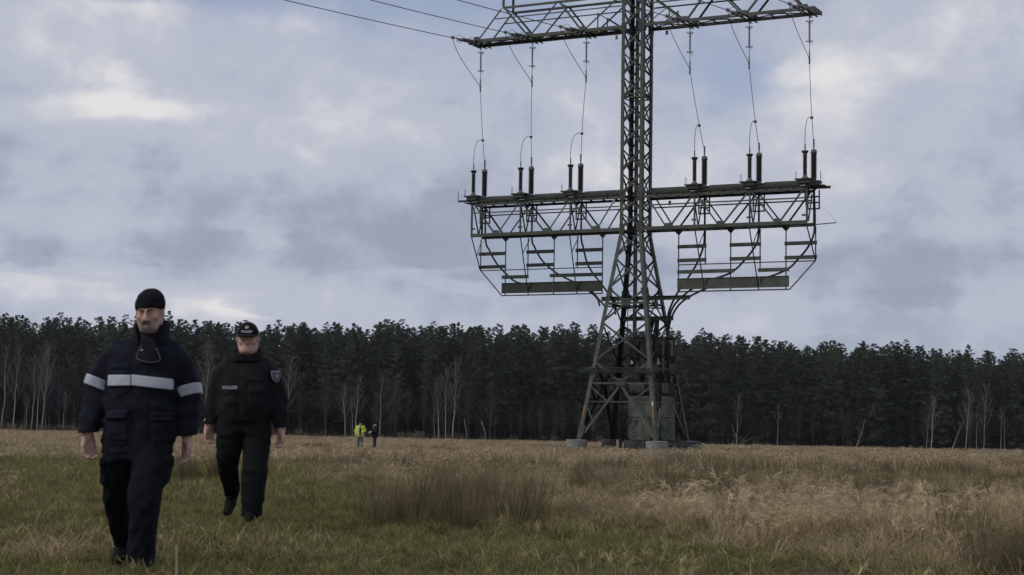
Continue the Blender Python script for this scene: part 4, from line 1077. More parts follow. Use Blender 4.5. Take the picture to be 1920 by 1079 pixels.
def strain_parts():
    # along -y, with a slight downward slope; origin at the crossarm
    o = []; sl = -.10
    def Y(s, x=0., z=0.): return Vector((x, -s, sl*s+z))
    M = Matrix.Rotation(math.pi/2+.10, 4, 'X')
    b = MB(); b.bar(Y(0), Y(.65), .06, .05); b.bar(Y(.62, -.2), Y(.62, .2), .05, .08); b.bar(Y(2.05, -.2), Y(2.05, .2), .05, .08); b.bar(Y(2.05), Y(2.75), .05, .05); o.append(('yoke', b.mesh('yoke', GALV)))
    for x in (-.17, .17):
        b = MB(); pr = sheds(.04, .085, 0, 1.3, 13); b.lathe(pr, 12, Matrix.Translation(Y(.7, x)) @ M); o.append(('sheds', b.mesh('sheds', bpy.data.materials['insulator_grey'], True)))
    for s in (.6, 2.1):
        b = MB(); b.ring(Y(s), .24, .016, (0, 1, .1), 18); o.append(('arcing_ring', b.mesh('arcing_ring', GALV)))
    b = MB(); b.lathe([(.03, -.2), (.10, -.1), (.10, .1), (.03, .2)], 12, Matrix.Translation(Y(2.95)) @ M); o.append(('dead_end_clamp', b.mesh('dead_end_clamp', GALV, True)))
    return o
st_m = strain_parts()
for sg in (-1, 1):
    for k in range(3):
        u = MTOP[k]*sg; ui = (3.42, 7.15, 10.82)[k]*sg; where = '%s of three on the %s' % (order[k], side[sg])
        ut = u+(.06 if sg > 0 else -.0)
        g = gear('cable_termination', ut, ST, 15.25, 'thick brown ribbed cable termination, '+where+' platform', 'cable termination', 'thick cable terminations on the pylon platform')
        for nm, me in tm_m: link(nm, me, None, g)
        g = gear('surge_arrester', u, -ST, 15.20, 'slim brown surge arrester with flared cap, '+where+' platform', 'surge arrester', 'slim surge arresters on the pylon platform')
        for nm, me in ar_m: link(nm, me, None, g)
        g = gear('insulator_string', ui, 0, zi, 'hanging insulator string with two rings, '+where+' upper arm', 'insulator', 'insulator strings hanging from the upper arm')
        for nm, me in sp_m: link(nm, me, None, g)
        g = gear('strain_insulator', ui, -ST, 25.02, 'horizontal double insulator holding the incoming line, '+where+' upper arm', 'insulator', 'strain insulators of the incoming lines')
        for nm, me in st_m: link(nm, me, None, g)
        # dropper wire, loop, jumper, incoming line
        top = Wp(ui, 0, 22.25); ter = Wp(ut, ST, 17.38); sag = Vector((0, 0, 0))
        pts = [top.lerp(ter, t)+(-U*sg*.0-U*.04*math.sin(t*math.pi)) for t in np.linspace(0, 1, 8)]
        b = MB(); b.tube(pts, .019, 6); b.tube([top+Vector((0, 0, .1)), top-Vector((0, 0, .25))], .045, 8); b.tube([ter+Vector((0, 0, .32)), ter-Vector((0, 0, .1))], .05, 8)
        tag(b.build('down_conductor', WIRE, None, True), 'thin wire dropping to a thick termination, '+where, 'wire', 'wires dropping to the cable terminations')
        j = pts[0].lerp(pts[-1], .68); j = top.lerp(ter, .68)-U*.04; at = Wp(u, -ST, 16.92)
        b = MB(); b.tube(bez(j, j+(at-j)*Vector((1, 1, 0)).length*0+Vector((at.x-j.x, at.y-j.y, 0))*.75+Vector((0, 0, .05)), at+Vector((0, 0, 1.35))+Vector((at.x-j.x, at.y-j.y, 0))*.12, at, 16), .019, 6)
        b.box(j, (.16, .10, .14)); b.tube([at, at+Vector((0, 0, .3))], .04, 6)
        tag(b.build('jumper_loop', WIRE, None, True), 'curved wire loop to a slim arrester, '+where, 'wire', 'wire loops to the surge arresters')
        ce = Wp(ui, -ST-2.97, 24.70)
        b = MB(); b.tube(bez(ce, ce+Vector((0, 0, -.9))+V_*.25, top+(ce-top)*.3+Vector((0, 0, -.05))-V_*.1, top+Vector((0, 0, .05)), 14), .02, 6)
        tag(b.build('jumper_wire', WIRE, None, True), 'slanting wire below the line clamp, '+where+' upper arm', 'wire', 'slanting wires below the upper arm')
        b = MB(); pts = []
        for s in np.concatenate([np.linspace(2.97, 40, 20), np.linspace(45, 250, 30)]):
            pts.append(Wp(ui, -ST-s, 24.70-.103*(s-2.97)+.103/244*(s-2.97)**2))
        b.tube(pts, .024, 6)
        tag(b.build('power_line', WIRE, None, True), 'overhead power line coming in from upper left, %s on the %s arm' % (order[k], side[sg]), 'power line', 'overhead power lines')
# thick black cables bending from the terminations through the rack to the pylon foot
paths = {1: [[(4.12, 14.8), (4.12, 12.6), (4.05, 11.7), (3.65, 10.7), (3.1, 9.85), (2.45, 9.0), (1.95, 7.9), (1.85, 6.9)],
             [(7.5, 14.8), (7.5, 12.6), (7.35, 11.7), (6.6, 10.75), (5.75, 10.05), (4.3, 9.6), (3.15, 9.03), (2.25, 8.2), (1.95, 7.3), (1.88, 6.5)],
             [(10.85, 14.8), (10.9, 12.6), (10.6, 11.6), (9.95, 10.8), (9.2, 10.15), (7.6, 9.65), (5.5, 9.5), (3.97, 9.06), (2.7, 8.35), (2.1, 7.4), (1.92, 6.2)]],
         -1: [[(4.0, 14.8), (4.0, 12.6), (3.85, 11.9), (3.6, 11.0), (3.2, 10.3), (2.6, 9.6), (2.1, 8.95), (1.7, 8.3), (1.55, 7.7)],
              [(7.4, 14.8), (7.4, 12.6), (7.2, 12.0), (6.7, 11.2), (5.9, 10.5), (4.9, 9.95), (3.9, 9.5), (2.9, 8.75), (2.65, 8.25)],
              [(10.75, 14.8), (10.7, 12.6), (10.4, 11.9), (9.9, 11.1), (9.2, 10.4), (8.3, 9.8), (6.2, 9.5), (3.6, 9.3), (2.7, 8.6), (2.2, 8.1)]]}
for sg in (-1, 1):
    for k, pp in enumerate(paths[sg]):
        b = MB(); b.tube(spline([Wp(sg*u, ST+.08-(.0 if z > 9 else (9-z)*.12), z) for u, z in pp], 6), .062 if sg > 0 else .058, 8)
        tag(b.build('power_cable', RUBBER, None, True), ('thick black cable curving through the %s rack into the pylon, ' % side[sg] if sg > 0 else 'scorched black cable hanging in the left rack and ending in the air, ')+order[k]+' one', 'cable', 'thick black cables below the platform')
# ------------------------------------------------------------------ people: distance fields turned into continuous skins
class Field:
    def __init__(s, lo, hi, h):
        s.lo = np.array(lo, float); s.h = h
        s.n = np.ceil((np.array(hi)-s.lo)/h).astype(int)+1
        s.ax = [s.lo[k]+h*np.arange(s.n[k]) for k in range(3)]
        s.d = np.full(s.n, .25, np.float32)
    def sub(s, lo, hi):
        a = [int(np.clip(math.floor((lo[k]-s.lo[k])/s.h), 0, s.n[k])) for k in range(3)]
        b = [int(np.clip(math.ceil((hi[k]-s.lo[k])/s.h)+1, 0, s.n[k])) for k in range(3)]
        sl = tuple(slice(a[k], max(b[k], a[k])) for k in range(3))
        return sl, np.meshgrid(*[s.ax[k][sl[k]] for k in range(3)], indexing='ij', sparse=True)
    def merge(s, sl, e, k, op='u'):
        c = s.d[sl]
        if c.size == 0: return
        e = np.broadcast_to(e, c.shape).astype(np.float32)
        if op == 'u':
            if k <= 0: s.d[sl] = np.minimum(c, e); return
            hh = np.clip(.5+.5*(c-e)/k, 0, 1); s.d[sl] = c+(e-c)*hh-k*hh*(1-hh)
        else:   # subtract
            e = -e; hh = np.clip(.5-.5*(c-e)/k, 0, 1); s.d[sl] = c+(e-c)*hh+k*hh*(1-hh)
    def cone(s, a, b, r1, r2, k=.02, op='u', T=None, flat=None):
        """tapered capsule; T = (rotation, origin, scale) of a local frame; flat = (axis vector, factor) squashes it"""
        a = np.array(a, float); b = np.array(b, float)
        if T is not None: Rm, o, sc = T; a = Rm @ (a*sc)+o; b = Rm @ (b*sc)+o; r1 *= sc; r2 *= sc; k *= sc
        m = max(r1, r2)*(1 if flat is None else max(1, flat[1]))+k+3*s.h
        sl, (X, Y, Z) = s.sub(np.minimum(a, b)-m, np.maximum(a, b)+m)
        d = b-a; L2 = max(d @ d, 1e-12)
        px, py, pz = X-a[0], Y-a[1], Z-a[2]
        t = np.clip((px*d[0]+py*d[1]+pz*d[2])/L2, 0, 1)
        qx, qy, qz = px-t*d[0], py-t*d[1], pz-t*d[2]
        l2 = qx*qx+qy*qy+qz*qz
        if flat is not None:
            n = np.array(flat[0], float); n /= np.linalg.norm(n)
            if T is not None: n = T[0] @ n
            w = qx*n[0]+qy*n[1]+qz*n[2]; l2 = l2+w*w*(1/flat[1]**2-1)
        e = np.sqrt(l2)-(r1+(r2-r1)*t)
        s.merge(sl, e, k, op)
    def ball(s, c, r, k=.02, op='u', T=None):
        """ellipsoid, r a number or three radii"""
        c = np.array(c, float); r = np.array([r]*3 if np.isscalar(r) else r, float); Rm = np.eye(3)
        if T is not None: Rm, o, sc = T; c = Rm @ (c*sc)+o; r = r*sc; k *= sc
        m = r.max()+k+3*s.h
        sl, (X, Y, Z) = s.sub(c-m, c+m)
        p = [X-c[0], Y-c[1], Z-c[2]]
        q = [(Rm[0, i]*p[0]+Rm[1, i]*p[1]+Rm[2, i]*p[2])/r[i] for i in range(3)]
        l = np.sqrt(q[0]**2+q[1]**2+q[2]**2)
        l2 = np.sqrt((q[0]/r[0])**2+(q[1]/r[1])**2+(q[2]/r[2])**2)+1e-6
        s.merge(sl, l*(l-1)/l2, k, op)
    def loft(s, tab, k=.03, z0=None, z1=None, p=2.4, op='u', grow=0.):
        """stack of rounded sections: rows (z, cx, cy, half width, half depth)"""
        tab = sorted(tab); z = np.array([r[0] for r in tab]); c = np.array([r[1:] for r in tab], float)
        lo_z = z[0] if z0 is None else z0; hi_z = z[-1] if z1 is None else z1
        m = .08
        lo = [ (c[:, 0]-c[:, 2]).min()-grow-m, (c[:, 1]-c[:, 3]).min()-grow-m, lo_z-m]; hi = [(c[:, 0]+c[:, 2]).max()+grow+m, (c[:, 1]+c[:, 3]).max()+grow+m, hi_z+m]
        sl, (X, Y, Z) = s.sub(lo, hi)
        zz = Z.ravel()
        # smooth (cubic) interpolation along z
        def itp(col):
            if len(z) < 3: return np.interp(zz, z, col)
            g = np.gradient(col, z); i = np.clip(np.searchsorted(z, zz)-1, 0, len(z)-2); h = z[i+1]-z[i]; t = np.clip((zz-z[i])/h, 0, 1)
            return (2*t**3-3*t**2+1)*col[i]+(t**3-2*t**2+t)*h*g[i]+(-2*t**3+3*t**2)*col[i+1]+(t**3-t**2)*h*g[i+1]
        cx, cy, a, b = [itp(c[:, q]).reshape(1, 1, -1) for q in range(4)]
        a = np.maximum(a+grow, .012); b = np.maximum(b+grow, .012)
        l = ((np.abs(X-cx)/a)**p+(np.abs(Y-cy)/b)**p)**(1/p)
        e = (l-1)*np.minimum(a, b)
        e = np.maximum(e, np.maximum(lo_z-Z, Z-hi_z))
        s.merge(sl, e, k, op)
    def grid(s): return np.meshgrid(*s.ax, indexing='ij', sparse=True)
    def folds(s, amp, seed, freq=(38, 16, 60), zamp=None):
        """creases in cloth: warped ridges, mostly across the limb"""
        rs = np.random.RandomState(seed); X, Y, Z = s.grid(); w = 0.
        band = np.abs(s.d) < .05
        i, j, k = np.nonzero(band); x, y, z = s.ax[0][i], s.ax[1][j], s.ax[2][k]
        wx = .05*np.sin(9*z+7*y+seed)+.03*np.sin(17*x+5*z); wz = .05*np.sin(8*x+6*y+2*seed)+.03*np.sin(15*x-9*z+seed)
        o = 0.
        for q in range(6):
            f = rs.uniform(.6, 1.3); v = rs.normal(0, 1, 3)*np.array(freq)*.75*f
            o = o+(1-1.6*np.abs(np.sin((x+wx)*v[0]*.5+(y)*v[1]*.5+(z+wz)*v[2]*.5+rs.uniform(0, 6))))
        o = o/6
        a = amp if zamp is None else np.interp(z, *zamp)
        s.d[i, j, k] -= (o*a).astype(np.float32)
    def mesh(s, name, m, smooth=1):
        d = s.d; sg = d < 0
        c = np.zeros(tuple(np.array(d.shape)-1), np.int8)
        for a in (0, 1):
            for b in (0, 1):
                for e in (0, 1): c += sg[a:d.shape[0]-1+a, b:d.shape[1]-1+b, e:d.shape[2]-1+e]
        act = (c > 0) & (c < 8); I = np.argwhere(act)
        vid = np.full(act.shape, -1, np.int32); vid[act] = np.arange(len(I))
        off = np.array([(a, b, e) for a in (0, 1) for b in (0, 1) for e in (0, 1)])
        val = np.stack([d[I[:, 0]+o[0], I[:, 1]+o[1], I[:, 2]+o[2]] for o in off], 1)
        P_ = np.zeros((len(I), 3)); n = np.zeros(len(I))
        for a in range(8):
            for b in range(a+1, 8):
                if np.abs(off[a]-off[b]).sum() != 1: continue
                va, vb = val[:, a], val[:, b]; cr = (va < 0) != (vb < 0)
                t = np.where(cr, va/np.where(cr, va-vb, 1), 0)
                P_ += np.where(cr[:, None], off[a]+(off[b]-off[a])*t[:, None], 0); n += cr
        P_ = (P_/n[:, None]+I)*s.h+s.lo
        F = []
        for ax in range(3):
            sl0 = [slice(None)]*3; sl1 = [slice(None)]*3; sl0[ax] = slice(0, -1); sl1[ax] = slice(1, None)
            ed = sg[tuple(sl0)] != sg[tuple(sl1)]
            E_ = np.argwhere(ed); u, w = [(1, 2), (2, 0), (0, 1)][ax]
            ok = (E_[:, u] > 0) & (E_[:, w] > 0) & (E_[:, u] < d.shape[u]-1) & (E_[:, w] < d.shape[w]-1); E_ = E_[ok]
            ins = sg[E_[:, 0], E_[:, 1], E_[:, 2]]
            q = []
            for du, dw in ((-1, -1), (0, -1), (0, 0), (-1, 0)):
                t = E_.copy(); t[:, u] += du; t[:, w] += dw; q.append(vid[t[:, 0], t[:, 1], t[:, 2]])
            q = np.stack(q, 1); q[~ins] = q[~ins][:, ::-1]; F.append(q)
        F = np.concatenate(F)
        for _ in range(smooth):
            acc = np.zeros_like(P_); cnt = np.zeros(len(P_))
            for a in range(4):
                b = (a+1) % 4
                np.add.at(acc, F[:, a], P_[F[:, b]]); np.add.at(cnt, F[:, a], 1)
                np.add.at(acc, F[:, b], P_[F[:, a]]); np.add.at(cnt, F[:, b], 1)
            P_ = P_*.5+.5*acc/np.maximum(cnt, 1)[:, None]
        me = bpy.data.meshes.new(name)
        me.vertices.add(len(P_)); me.vertices.foreach_set('co', P_.astype(np.float32).ravel())
        me.loops.add(F.size); me.loops.foreach_set('vertex_index', F.astype(np.int32).ravel())
        me.polygons.add(len(F)); me.polygons.foreach_set('loop_start', np.arange(0, F.size, 4, dtype=np.int32))
        me.polygons.foreach_set('use_smooth', np.ones(len(F), bool)); me.update(calc_edges=True); me.validate()
        me.materials.append(m); return me
def rotx(a): c, s = math.cos(a), math.sin(a); return np.array([[1, 0, 0], [0, c, -s], [0, s, c]])
def rotz(a): c, s = math.cos(a), math.sin(a); return np.array([[c, -s, 0], [s, c, 0], [0, 0, 1]])
def head(F, T, fat=1.0, k=1.):
    """face towards -y; origin between the ears at eye height"""
    w = fat
    F.ball((0, .018, .032), (.077*w, .099, .088), .02, T=T)
    F.ball((0, -.022, -.042), (.064*w, .074, .082), .03, T=T)
    F.ball((0, -.068, -.098), (.030*w, .026, .022), .035, T=T)
    for s in (-1, 1):
        F.cone((s*.058*w, .004, -.055), (s*.026*w, -.060, -.100), .022, .020, .03, T=T)
        F.ball((s*.044*w, -.066, -.028), (.022, .020, .018), .025, T=T)
        F.ball((s*.031, -.103, .003), (.017, .016, .011), .016, 's', T=T)
        F.ball((s*.031, -.079, .001), .0125, .006, T=T)
        F.cone((s*.012, -.094, .020), (s*.044, -.082, .021), .0085, .007, .012, T=T)
        F.ball((s*.0105, -.103, -.040), (.009, .011, .008), .008, T=T)
        F.ball((s*.079*w, .010, -.012), (.010, .022, .033), .008, T=T)
        F.ball((s*.087*w, .002, -.012), (.004, .010, .016), .006, 's', T=T)
    F.cone((0, -.092, .010), (0, -.116, -.036), .0085, .0135, .012, T=T)
    F.cone((-.021, -.090, -.066), (.021, -.090, -.066), .0075, .0075, .012, T=T)
    F.cone((-.018, -.089, -.081), (.018, -.089, -.081), .0085, .0085, .012, T=T)
    F.cone((-.025, -.099, -.0735), (.025, -.099, -.0735), .003, .003, .006, 's', T=T)
    F.cone((0, .030, -.055), (0, .045, -.17), .060*w, .066*w, .03, T=T)
def hand(F, wrist, yaw, side, sc=1.0, curl=.45, pitch=0.):
    """hanging hand: palm faces the thigh (side = -1 image left, 1 image right), thumb forward, fingers curled"""
    T = (rotz(yaw) @ rotx(pitch), np.array(wrist, float), sc); s = -side          # palm faces +x for the left hand
    F.cone((0, 0, .05), (0, 0, -.015), .030, .028, .02, T=T)
    F.cone((0, -.016, -.025), (0, -.020, -.080), .026, .026, .015, T=T, flat=((1, 0, 0), .55))
    F.cone((0, .016, -.025), (0, .022, -.078), .026, .025, .015, T=T, flat=((1, 0, 0), .55))
    for y, L, r, z in ((-.033, .070, .0098, -.086), (-.011, .079, .0102, -.092), (.012, .073, .0098, -.090), (.033, .058, .0086, -.083)):
        p = np.array([0, y, z]); a = curl*.55
        for q, f in enumerate((.42, .33, .25)):
            d = np.array([s*math.sin(a), (y*.9), -math.cos(a)]); d /= np.linalg.norm(d)
            e = p+d*L*f*1.15
            F.cone(p, e, r*(1.06-.08*q), r*(.98-.08*q), .004, T=T); p = e; a += curl*1.35
    F.cone((s*.004, -.022, -.022), (s*.014, -.046, -.062), .0165, .0125, .012, T=T)
    F.cone((s*.014, -.046, -.062), (s*.022, -.050, -.098), .0115, .0088, .004, T=T)
def shoe(F, heel, toe, ankle, w=.05):
    h, t, a = map(np.array, (heel, toe, ankle)); m = h*.45+t*.55
    F.cone(h, m, .042, w*.92, .03); F.cone(m, t, w*.95, w*.80, .02); F.cone(h+[0, -.01, .02], a, .048, .054, .03); F.cone(m+[0, .02, .02], a, .042, .052, .03)
def scale_tab(tab, f, g=0.): return [(r[0], r[1], r[2], r[3]*f-g, r[4]*f-g) for r in tab]

def skin_mat(name, c, red):
    m = mat(name, c, .6, red, scale=9, detail=4, spec=.3, bump=.15)
    b = m.node_tree.nodes['Principled BSDF']; b.inputs['Subsurface Weight'].default_value = .08; b.inputs['Subsurface Radius'].default_value = (.01, .004, .002); b.inputs['Subsurface Scale'].default_value = .5
    return m
SKIN = skin_mat('skin', (.48, .31, .245), (.42, .24, .19))
NAVY = mat('navy_parka', (.0085, .0098, .0165), .85, (.012, .0135, .021), scale=9, bump=.3, bscale=140, spec=.12)
NAVYT = mat('navy_trousers', (.0062, .0068, .0105), .88, (.0085, .009, .013), scale=9, bump=.25, bscale=140, spec=.12)
BLK = mat('black_uniform', (.0080, .0090, .0098), .82, (.011, .012, .013), scale=9, bump=.3, bscale=140, spec=.12)
BLKT = mat('dark_uniform_trousers', (.0095, .0105, .0105), .88, (.0075, .0085, .0085), scale=7, bump=.25, bscale=140, spec=.12)
TEE = mat('dark_shirt', (.022, .023, .034), .9, bump=.2, scale=20)
KNIT = mat('black_knit', (.010, .010, .012), .95, (.014, .014, .016), scale=60, bump=.8, bscale=120, spec=.1)
LEATH = mat('black_leather', (.009, .009, .009), .75, (.014, .012, .011), scale=10, spec=.06)
REFL = mat('reflective_tape', (.42, .43, .48), .42, (.35, .36, .41), scale=14, spec=.5, bump=.2)
GREYHAIR = mat('grey_hair', (.30, .285, .27), .9, (.17, .15, .135), scale=45, bump=.6, bscale=160, spec=.15)
BEARD = mat('grey_brown_beard', (.13, .10, .082), .9, (.27, .245, .22), scale=18, bump=.8, bscale=160, spec=.1)
BROW = mat('brown_brow', (.07, .048, .036), .9, scale=30)
LIPS = mat('dark_lips', (.13, .055, .05), .6)
EYE = mat('dark_eye', (.03, .022, .018), .2, spec=.5)
PRINT = mat('white_print', (.33, .33, .35), .8)
GOLD = mat('gold_badge', (.42, .36, .18), .5, (.25, .26, .20), scale=80)
PATCH = mat('patch_grey_blue', (.20, .205, .24), .85)
PRED = mat('patch_red', (.10, .055, .06), .8)

def face_bits(T, body, brow_m=BROW):
    Rm, o, sc = T
    for s in (-1, 1):
        F = Field(o-.2, o+.2, .0045); F.ball((s*.031, -.0865, -.001), (.0115, .005, .0030), .002, T=T)
        link('eye', F.mesh('eye', EYE), None, body)
        F = Field(o-.2, o+.2, .005); F.cone((s*.013, -.1015, .0215), (s*.046, -.088, .0235), .0062, .0048, .003, T=T)
        link('eyebrow', F.mesh('eyebrow', brow_m), None, body)
    F = Field(o-.2, o+.2, .0045); F.cone((-.021, -.0978, -.0738), (.021, -.0978, -.0738), .0034, .0034, .002, T=T)
    link('mouth', F.mesh('mouth', LIPS), None, body)
def limb_body(F, body, tor, arms, legs, tpl):
    F.loft(scale_tab(tor, .80, .02), .05)
    for t in arms: F.loft(scale_tab(t, .50), .05)
    for t in legs: F.loft(scale_tab(t, .66), .05)

# ---- the man in the beanie
def build_beanie_man():
    g = empty('person', (-2.42, 11.55, -.01), 0, 'man in black beanie and navy parka with white reflective bands, walking ahead on the left', 'person', 'people in the meadow'); g.rotation_euler = (0, -.032, 0)
    tor = [(.78, -.027, .01, .232, .165), (.95, -.012, .01, .235, .165), (1.10, .004, .0, .236, .170), (1.26, .016, 0, .235, .165), (1.40, .026, .01, .240, .145), (1.475, .036, .02, .225, .115), (1.525, .048, .02, .165, .10), (1.57, .06, .02, .105, .085), (1.60, .064, .02, .085, .075)]
    la = [(.915, -.332, -.06, .066, .070), (1.0, -.325, -.04, .073, .078), (1.10, -.305, 0, .080, .085), (1.18, -.294, .02, .083, .088), (1.27, -.276, .02, .086, .090), (1.36, -.235, .02, .086, .095), (1.44, -.185, .02, .078, .09), (1.50, -.13, .02, .06, .07)]
    ra = [(.885, .300, .03, .066, .070), (.97, .305, .04, .073, .076), (1.07, .306, .05, .078, .085), (1.15, .308, .05, .081, .087), (1.24, .300, .04, .082, .09), (1.33, .278, .03, .084, .095), (1.42, .238, .02, .078, .09), (1.485, .19, .02, .06, .07)]
    ll = [(.135, -.205, .42, .072, .082), (.25, -.200, .33, .076, .09), (.38, -.192, .20, .084, .098), (.50, -.180, .11, .091, .105), (.64, -.152, .05, .110, .125), (.80, -.115, .01, .122, .14), (.90, -.10, 0, .12, .14)]
    rl = [(.045, .020, -.115, .080, .098), (.12, .026, -.12, .084, .098), (.25, .040, -.125, .089, .10), (.40, .054, -.13, .095, .11), (.52, .055, -.12, .108, .118), (.66, .075, -.06, .120, .135), (.80, .072, -.01, .126, .145), (.90, .065, 0, .12, .14)]
    T = (rotz(-.06) @ rotx(.20), np.array([.070, -.055, 1.712]), 1.05)
    lo, hi = (-.45, -.40, -.02), (.45, .62, 1.92)
    F = Field(lo, hi, .006)
    limb_body(F, None, tor, (la, ra), (ll, rl), None)
    F.cone((.062, .02, 1.48), (.07, -.01, 1.60), .075, .068, .04)
    head(F, T, 1.05)
    hand(F, (-.338, -.065, .905), -.85, -1, 1.12, .55, .15); hand(F, (.300, .025, .872), .75, 1, 1.12, .42, .05)
    body = link('body', F.mesh('body', SKIN), None, g)
    face_bits(T, body)
    # goatee and moustache follow the face surface
    Fb = Field(T[1]-[.14, .2, .2], T[1]+[.14, .15, .05], .005); head(Fb, T, 1.05)
    X, Y, Z = Fb.grid(); Rm, o, sc = T
    q = [((X-o[0])*Rm[0, i]+(Y-o[1])*Rm[1, i]+(Z-o[2])*Rm[2, i])/sc for i in range(3)]
    ring = np.sqrt((q[0]/1.15)**2+((q[2]+.092)/1.15)**2)-.046
    jaw = np.maximum(ring, q[1]+.030)
    jaw = np.maximum(jaw, -(np.sqrt((q[0]/2.4)**2+(q[2]+.0745)**2)-.0105))
    Fb.d = np.maximum(Fb.d-.0055-.004*sstep(-.075, -.10, q[2]), jaw*sc).astype(np.float32)
    Fb.folds(.002, 13, (90, 60, 90))
    link('beard', Fb.mesh('beard', BEARD), None, body)
    # beanie
    Fh = Field(T[1]-[.2, .22, .1], T[1]+[.2, .25, .25], .006)
    Fh.ball((0, .020, .032), (.093, .116, .100), .02, T=T); Fh.ball((.018, .015, .085), (.060, .075, .046), .05, T=T)
    X, Y, Z = Fh.grid(); q = [((X-o[0])*Rm[0, i]+(Y-o[1])*Rm[1, i]+(Z-o[2])*Rm[2, i])/sc for i in range(3)]
    cut = (.036-q[2])-.42*(q[1]+.07)*(q[1] > -.07)
    Fh.d = np.maximum(Fh.d, cut*sc).astype(np.float32)
    Fh.folds(.0060, 4, (30, 30, 90))
    link('beanie', Fh.mesh('beanie', KNIT), None, g)
    # parka
    J = Field(lo, hi, .0075)
    tors = Field(lo, hi, .0075); tors.loft(tor, .03, .775, 1.60, 2.6)
    J.loft(tor, .03, .775, 1.60, 2.6)
    X, Y, Z = J.grid()
    # pockets, flaps and the buttoned front stand proud
    def patch(x0, x1, z0, z1, h_, sl=.012):
        mk = sstep(x0-sl, x0+sl, X)*sstep(x1+sl, x1-sl, X)*sstep(z0-sl, z0+sl, Z)*sstep(z1+sl, z1-sl, Z)*(Y < .02)
        J.d = (J.d-h_*mk).astype(np.float32)
    patch(-.005, .085, .80, 1.42, .007); patch(-.20, -.055, .86, 1.02, .012); patch(.10, .235, .84, 1.0, .012); patch(-.205, -.05, 1.0, 1.05, .018, .008); patch(.095, .24, .985, 1.035, .018, .008)
    patch(-.17, -.04, 1.33, 1.36, .012, .008)
    sleeves = Field(lo, hi, .0075)
    sleeves.loft(la, .02, .915, 1.52); sleeves.loft(ra, .02, .885, 1.50)
    J.merge((slice(None),)*3, sleeves.d, .035)
    J.folds(.011, 2, (34, 16, 44), ([.75, .85, .92, 1.0, 1.2, 1.4, 1.6], [.016, .016, .010, .020, .013, .014, .008]))
    smooth_shell = np.minimum(tors.d, sleeves.d).copy()
    V0 = np.maximum(np.abs(X-.055)-.42*(Z-1.375), Y-.02)            # open neck
    J.d = np.maximum(J.d, -np.maximum(V0, 1.36-Z)).astype(np.float32)
    parka = link('parka', J.mesh('parka', NAVY), None, g)
    S = Field(lo, hi, .008); S.loft(scale_tab(tor, .90, .012), .02, 1.2, 1.56); S.cone((.062, .015, 1.50), (.068, .0, 1.585), .082, .078, .03)
    link('shirt', S.mesh('shirt', TEE), None, g)
    Cc = Field((-.2, -.3, 1.4), (.35, .3, 1.75), .006)
    ct = [(1.48, .062, .02, .150, .125), (1.55, .066, .015, .126, .114), (1.60, .070, .01, .118, .110), (1.665, .072, .005, .120, .112)]
    Cc.loft(ct, .01, 1.49, 1.66); I_ = Field((-.2, -.3, 1.4), (.35, .3, 1.75), .006); I_.loft(ct, .01, 1.40, 1.75, grow=-.020)
    Cc.d = np.maximum(Cc.d, -I_.d); X2, Y2, Z2 = Cc.grid()
    slope = Z2-1.640-.25*(Y2)+.25*np.abs(X2-.07)*0
    Cc.d = np.maximum(Cc.d, slope).astype(np.float32)
    Cc.d = np.maximum(Cc.d, -np.maximum(np.abs(X2-.062)-.055-.20*(Z2-1.49), Y2+.02)).astype(np.float32)
    Cc.folds(.006, 7, (30, 20, 50)); link('collar', Cc.mesh('collar', NAVY), None, parka)
    # reflective tape wraps the cloth
    def tape(cond, base=None):
        B = Field(lo, hi, .0065); b0 = base if base is not None else None
        return B
    def torso_tape(x0, x1, zc, tilt, name='reflective_band'):
        B = Field((-.35, -.26, 1.1), (.4, .02, 1.42), .005); B.loft(tor, .03, .775, 1.60, 2.6, grow=.017)
        inn = Field((-.35, -.26, 1.1), (.4, .02, 1.42), .005); inn.loft(tor, .03, .7, 1.7, 2.6, grow=-.012)
        x, y, z = B.grid()
        B.d = np.maximum(np.maximum(B.d, -inn.d), np.maximum(np.maximum(x0-x, x-x1), np.maximum(np.abs(z-zc-tilt*(x))-.036, y+.03))).astype(np.float32)
        link(name, B.mesh(name, REFL, 0), None, parka)
    torso_tape(-.192, -.028, 1.252, -.02); torso_tape(-.024, .235, 1.252, -.13)
    for t, zc, tilt in ((la, 1.240, -.42), (ra, 1.180, .26)):
        cx = float(np.interp(zc, [r[0] for r in sorted(t)], [r[1] for r in sorted(t)]))
        l2, h2 = (cx-.16, -.2, zc-.15), (cx+.16, .2, zc+.15)
        B = Field(l2, h2, .005); B.loft(t, .02, .7, 1.6, grow=.012); inn = Field(l2, h2, .005); inn.loft(t, .02, .6, 1.7, grow=-.02)
        x, y, z = B.grid()
        B.d = np.maximum(np.maximum(B.d, -inn.d), np.abs(z-zc-tilt*(x-cx)+.10*y)-.036).astype(np.float32)
        link('reflective_band', B.mesh('reflective_band', REFL, 0), None, parka)
    # turned back flap, its pale piping, the zip pull
    b = MB(); fl = [(.012, -.165, 1.405), (.030, -.140, 1.52), (.075, -.118, 1.545), (.135, -.150, 1.485), (.165, -.160, 1.385), (.09, -.180, 1.37)]
    b.prism(fl, (.1, -1, .15), .012); link('lapel_flap', b.mesh('lapel_flap', NAVY), None, parka)
    b = MB(); b.tube(spline([(.038, -.150, 1.49), (.010, -.176, 1.405), (.035, -.186, 1.385), (.10, -.190, 1.366), (.155, -.180, 1.375), (.163, -.172, 1.395), (.138, -.168, 1.46)], 5), .0035, 5)
    link('piping', b.mesh('piping', mat('grey_piping', (.09, .085, .085), .7), True), None, parka)
    b = MB(); b.box((.041, -.158, 1.437), (.014, .012, .036)); b.box((.040, -.158, 1.418), (.009, .008, .02)); link('zip_pull', b.mesh('zip_pull', mat('zip_metal', (.55, .55, .56), .4, metal=.3)), None, parka)
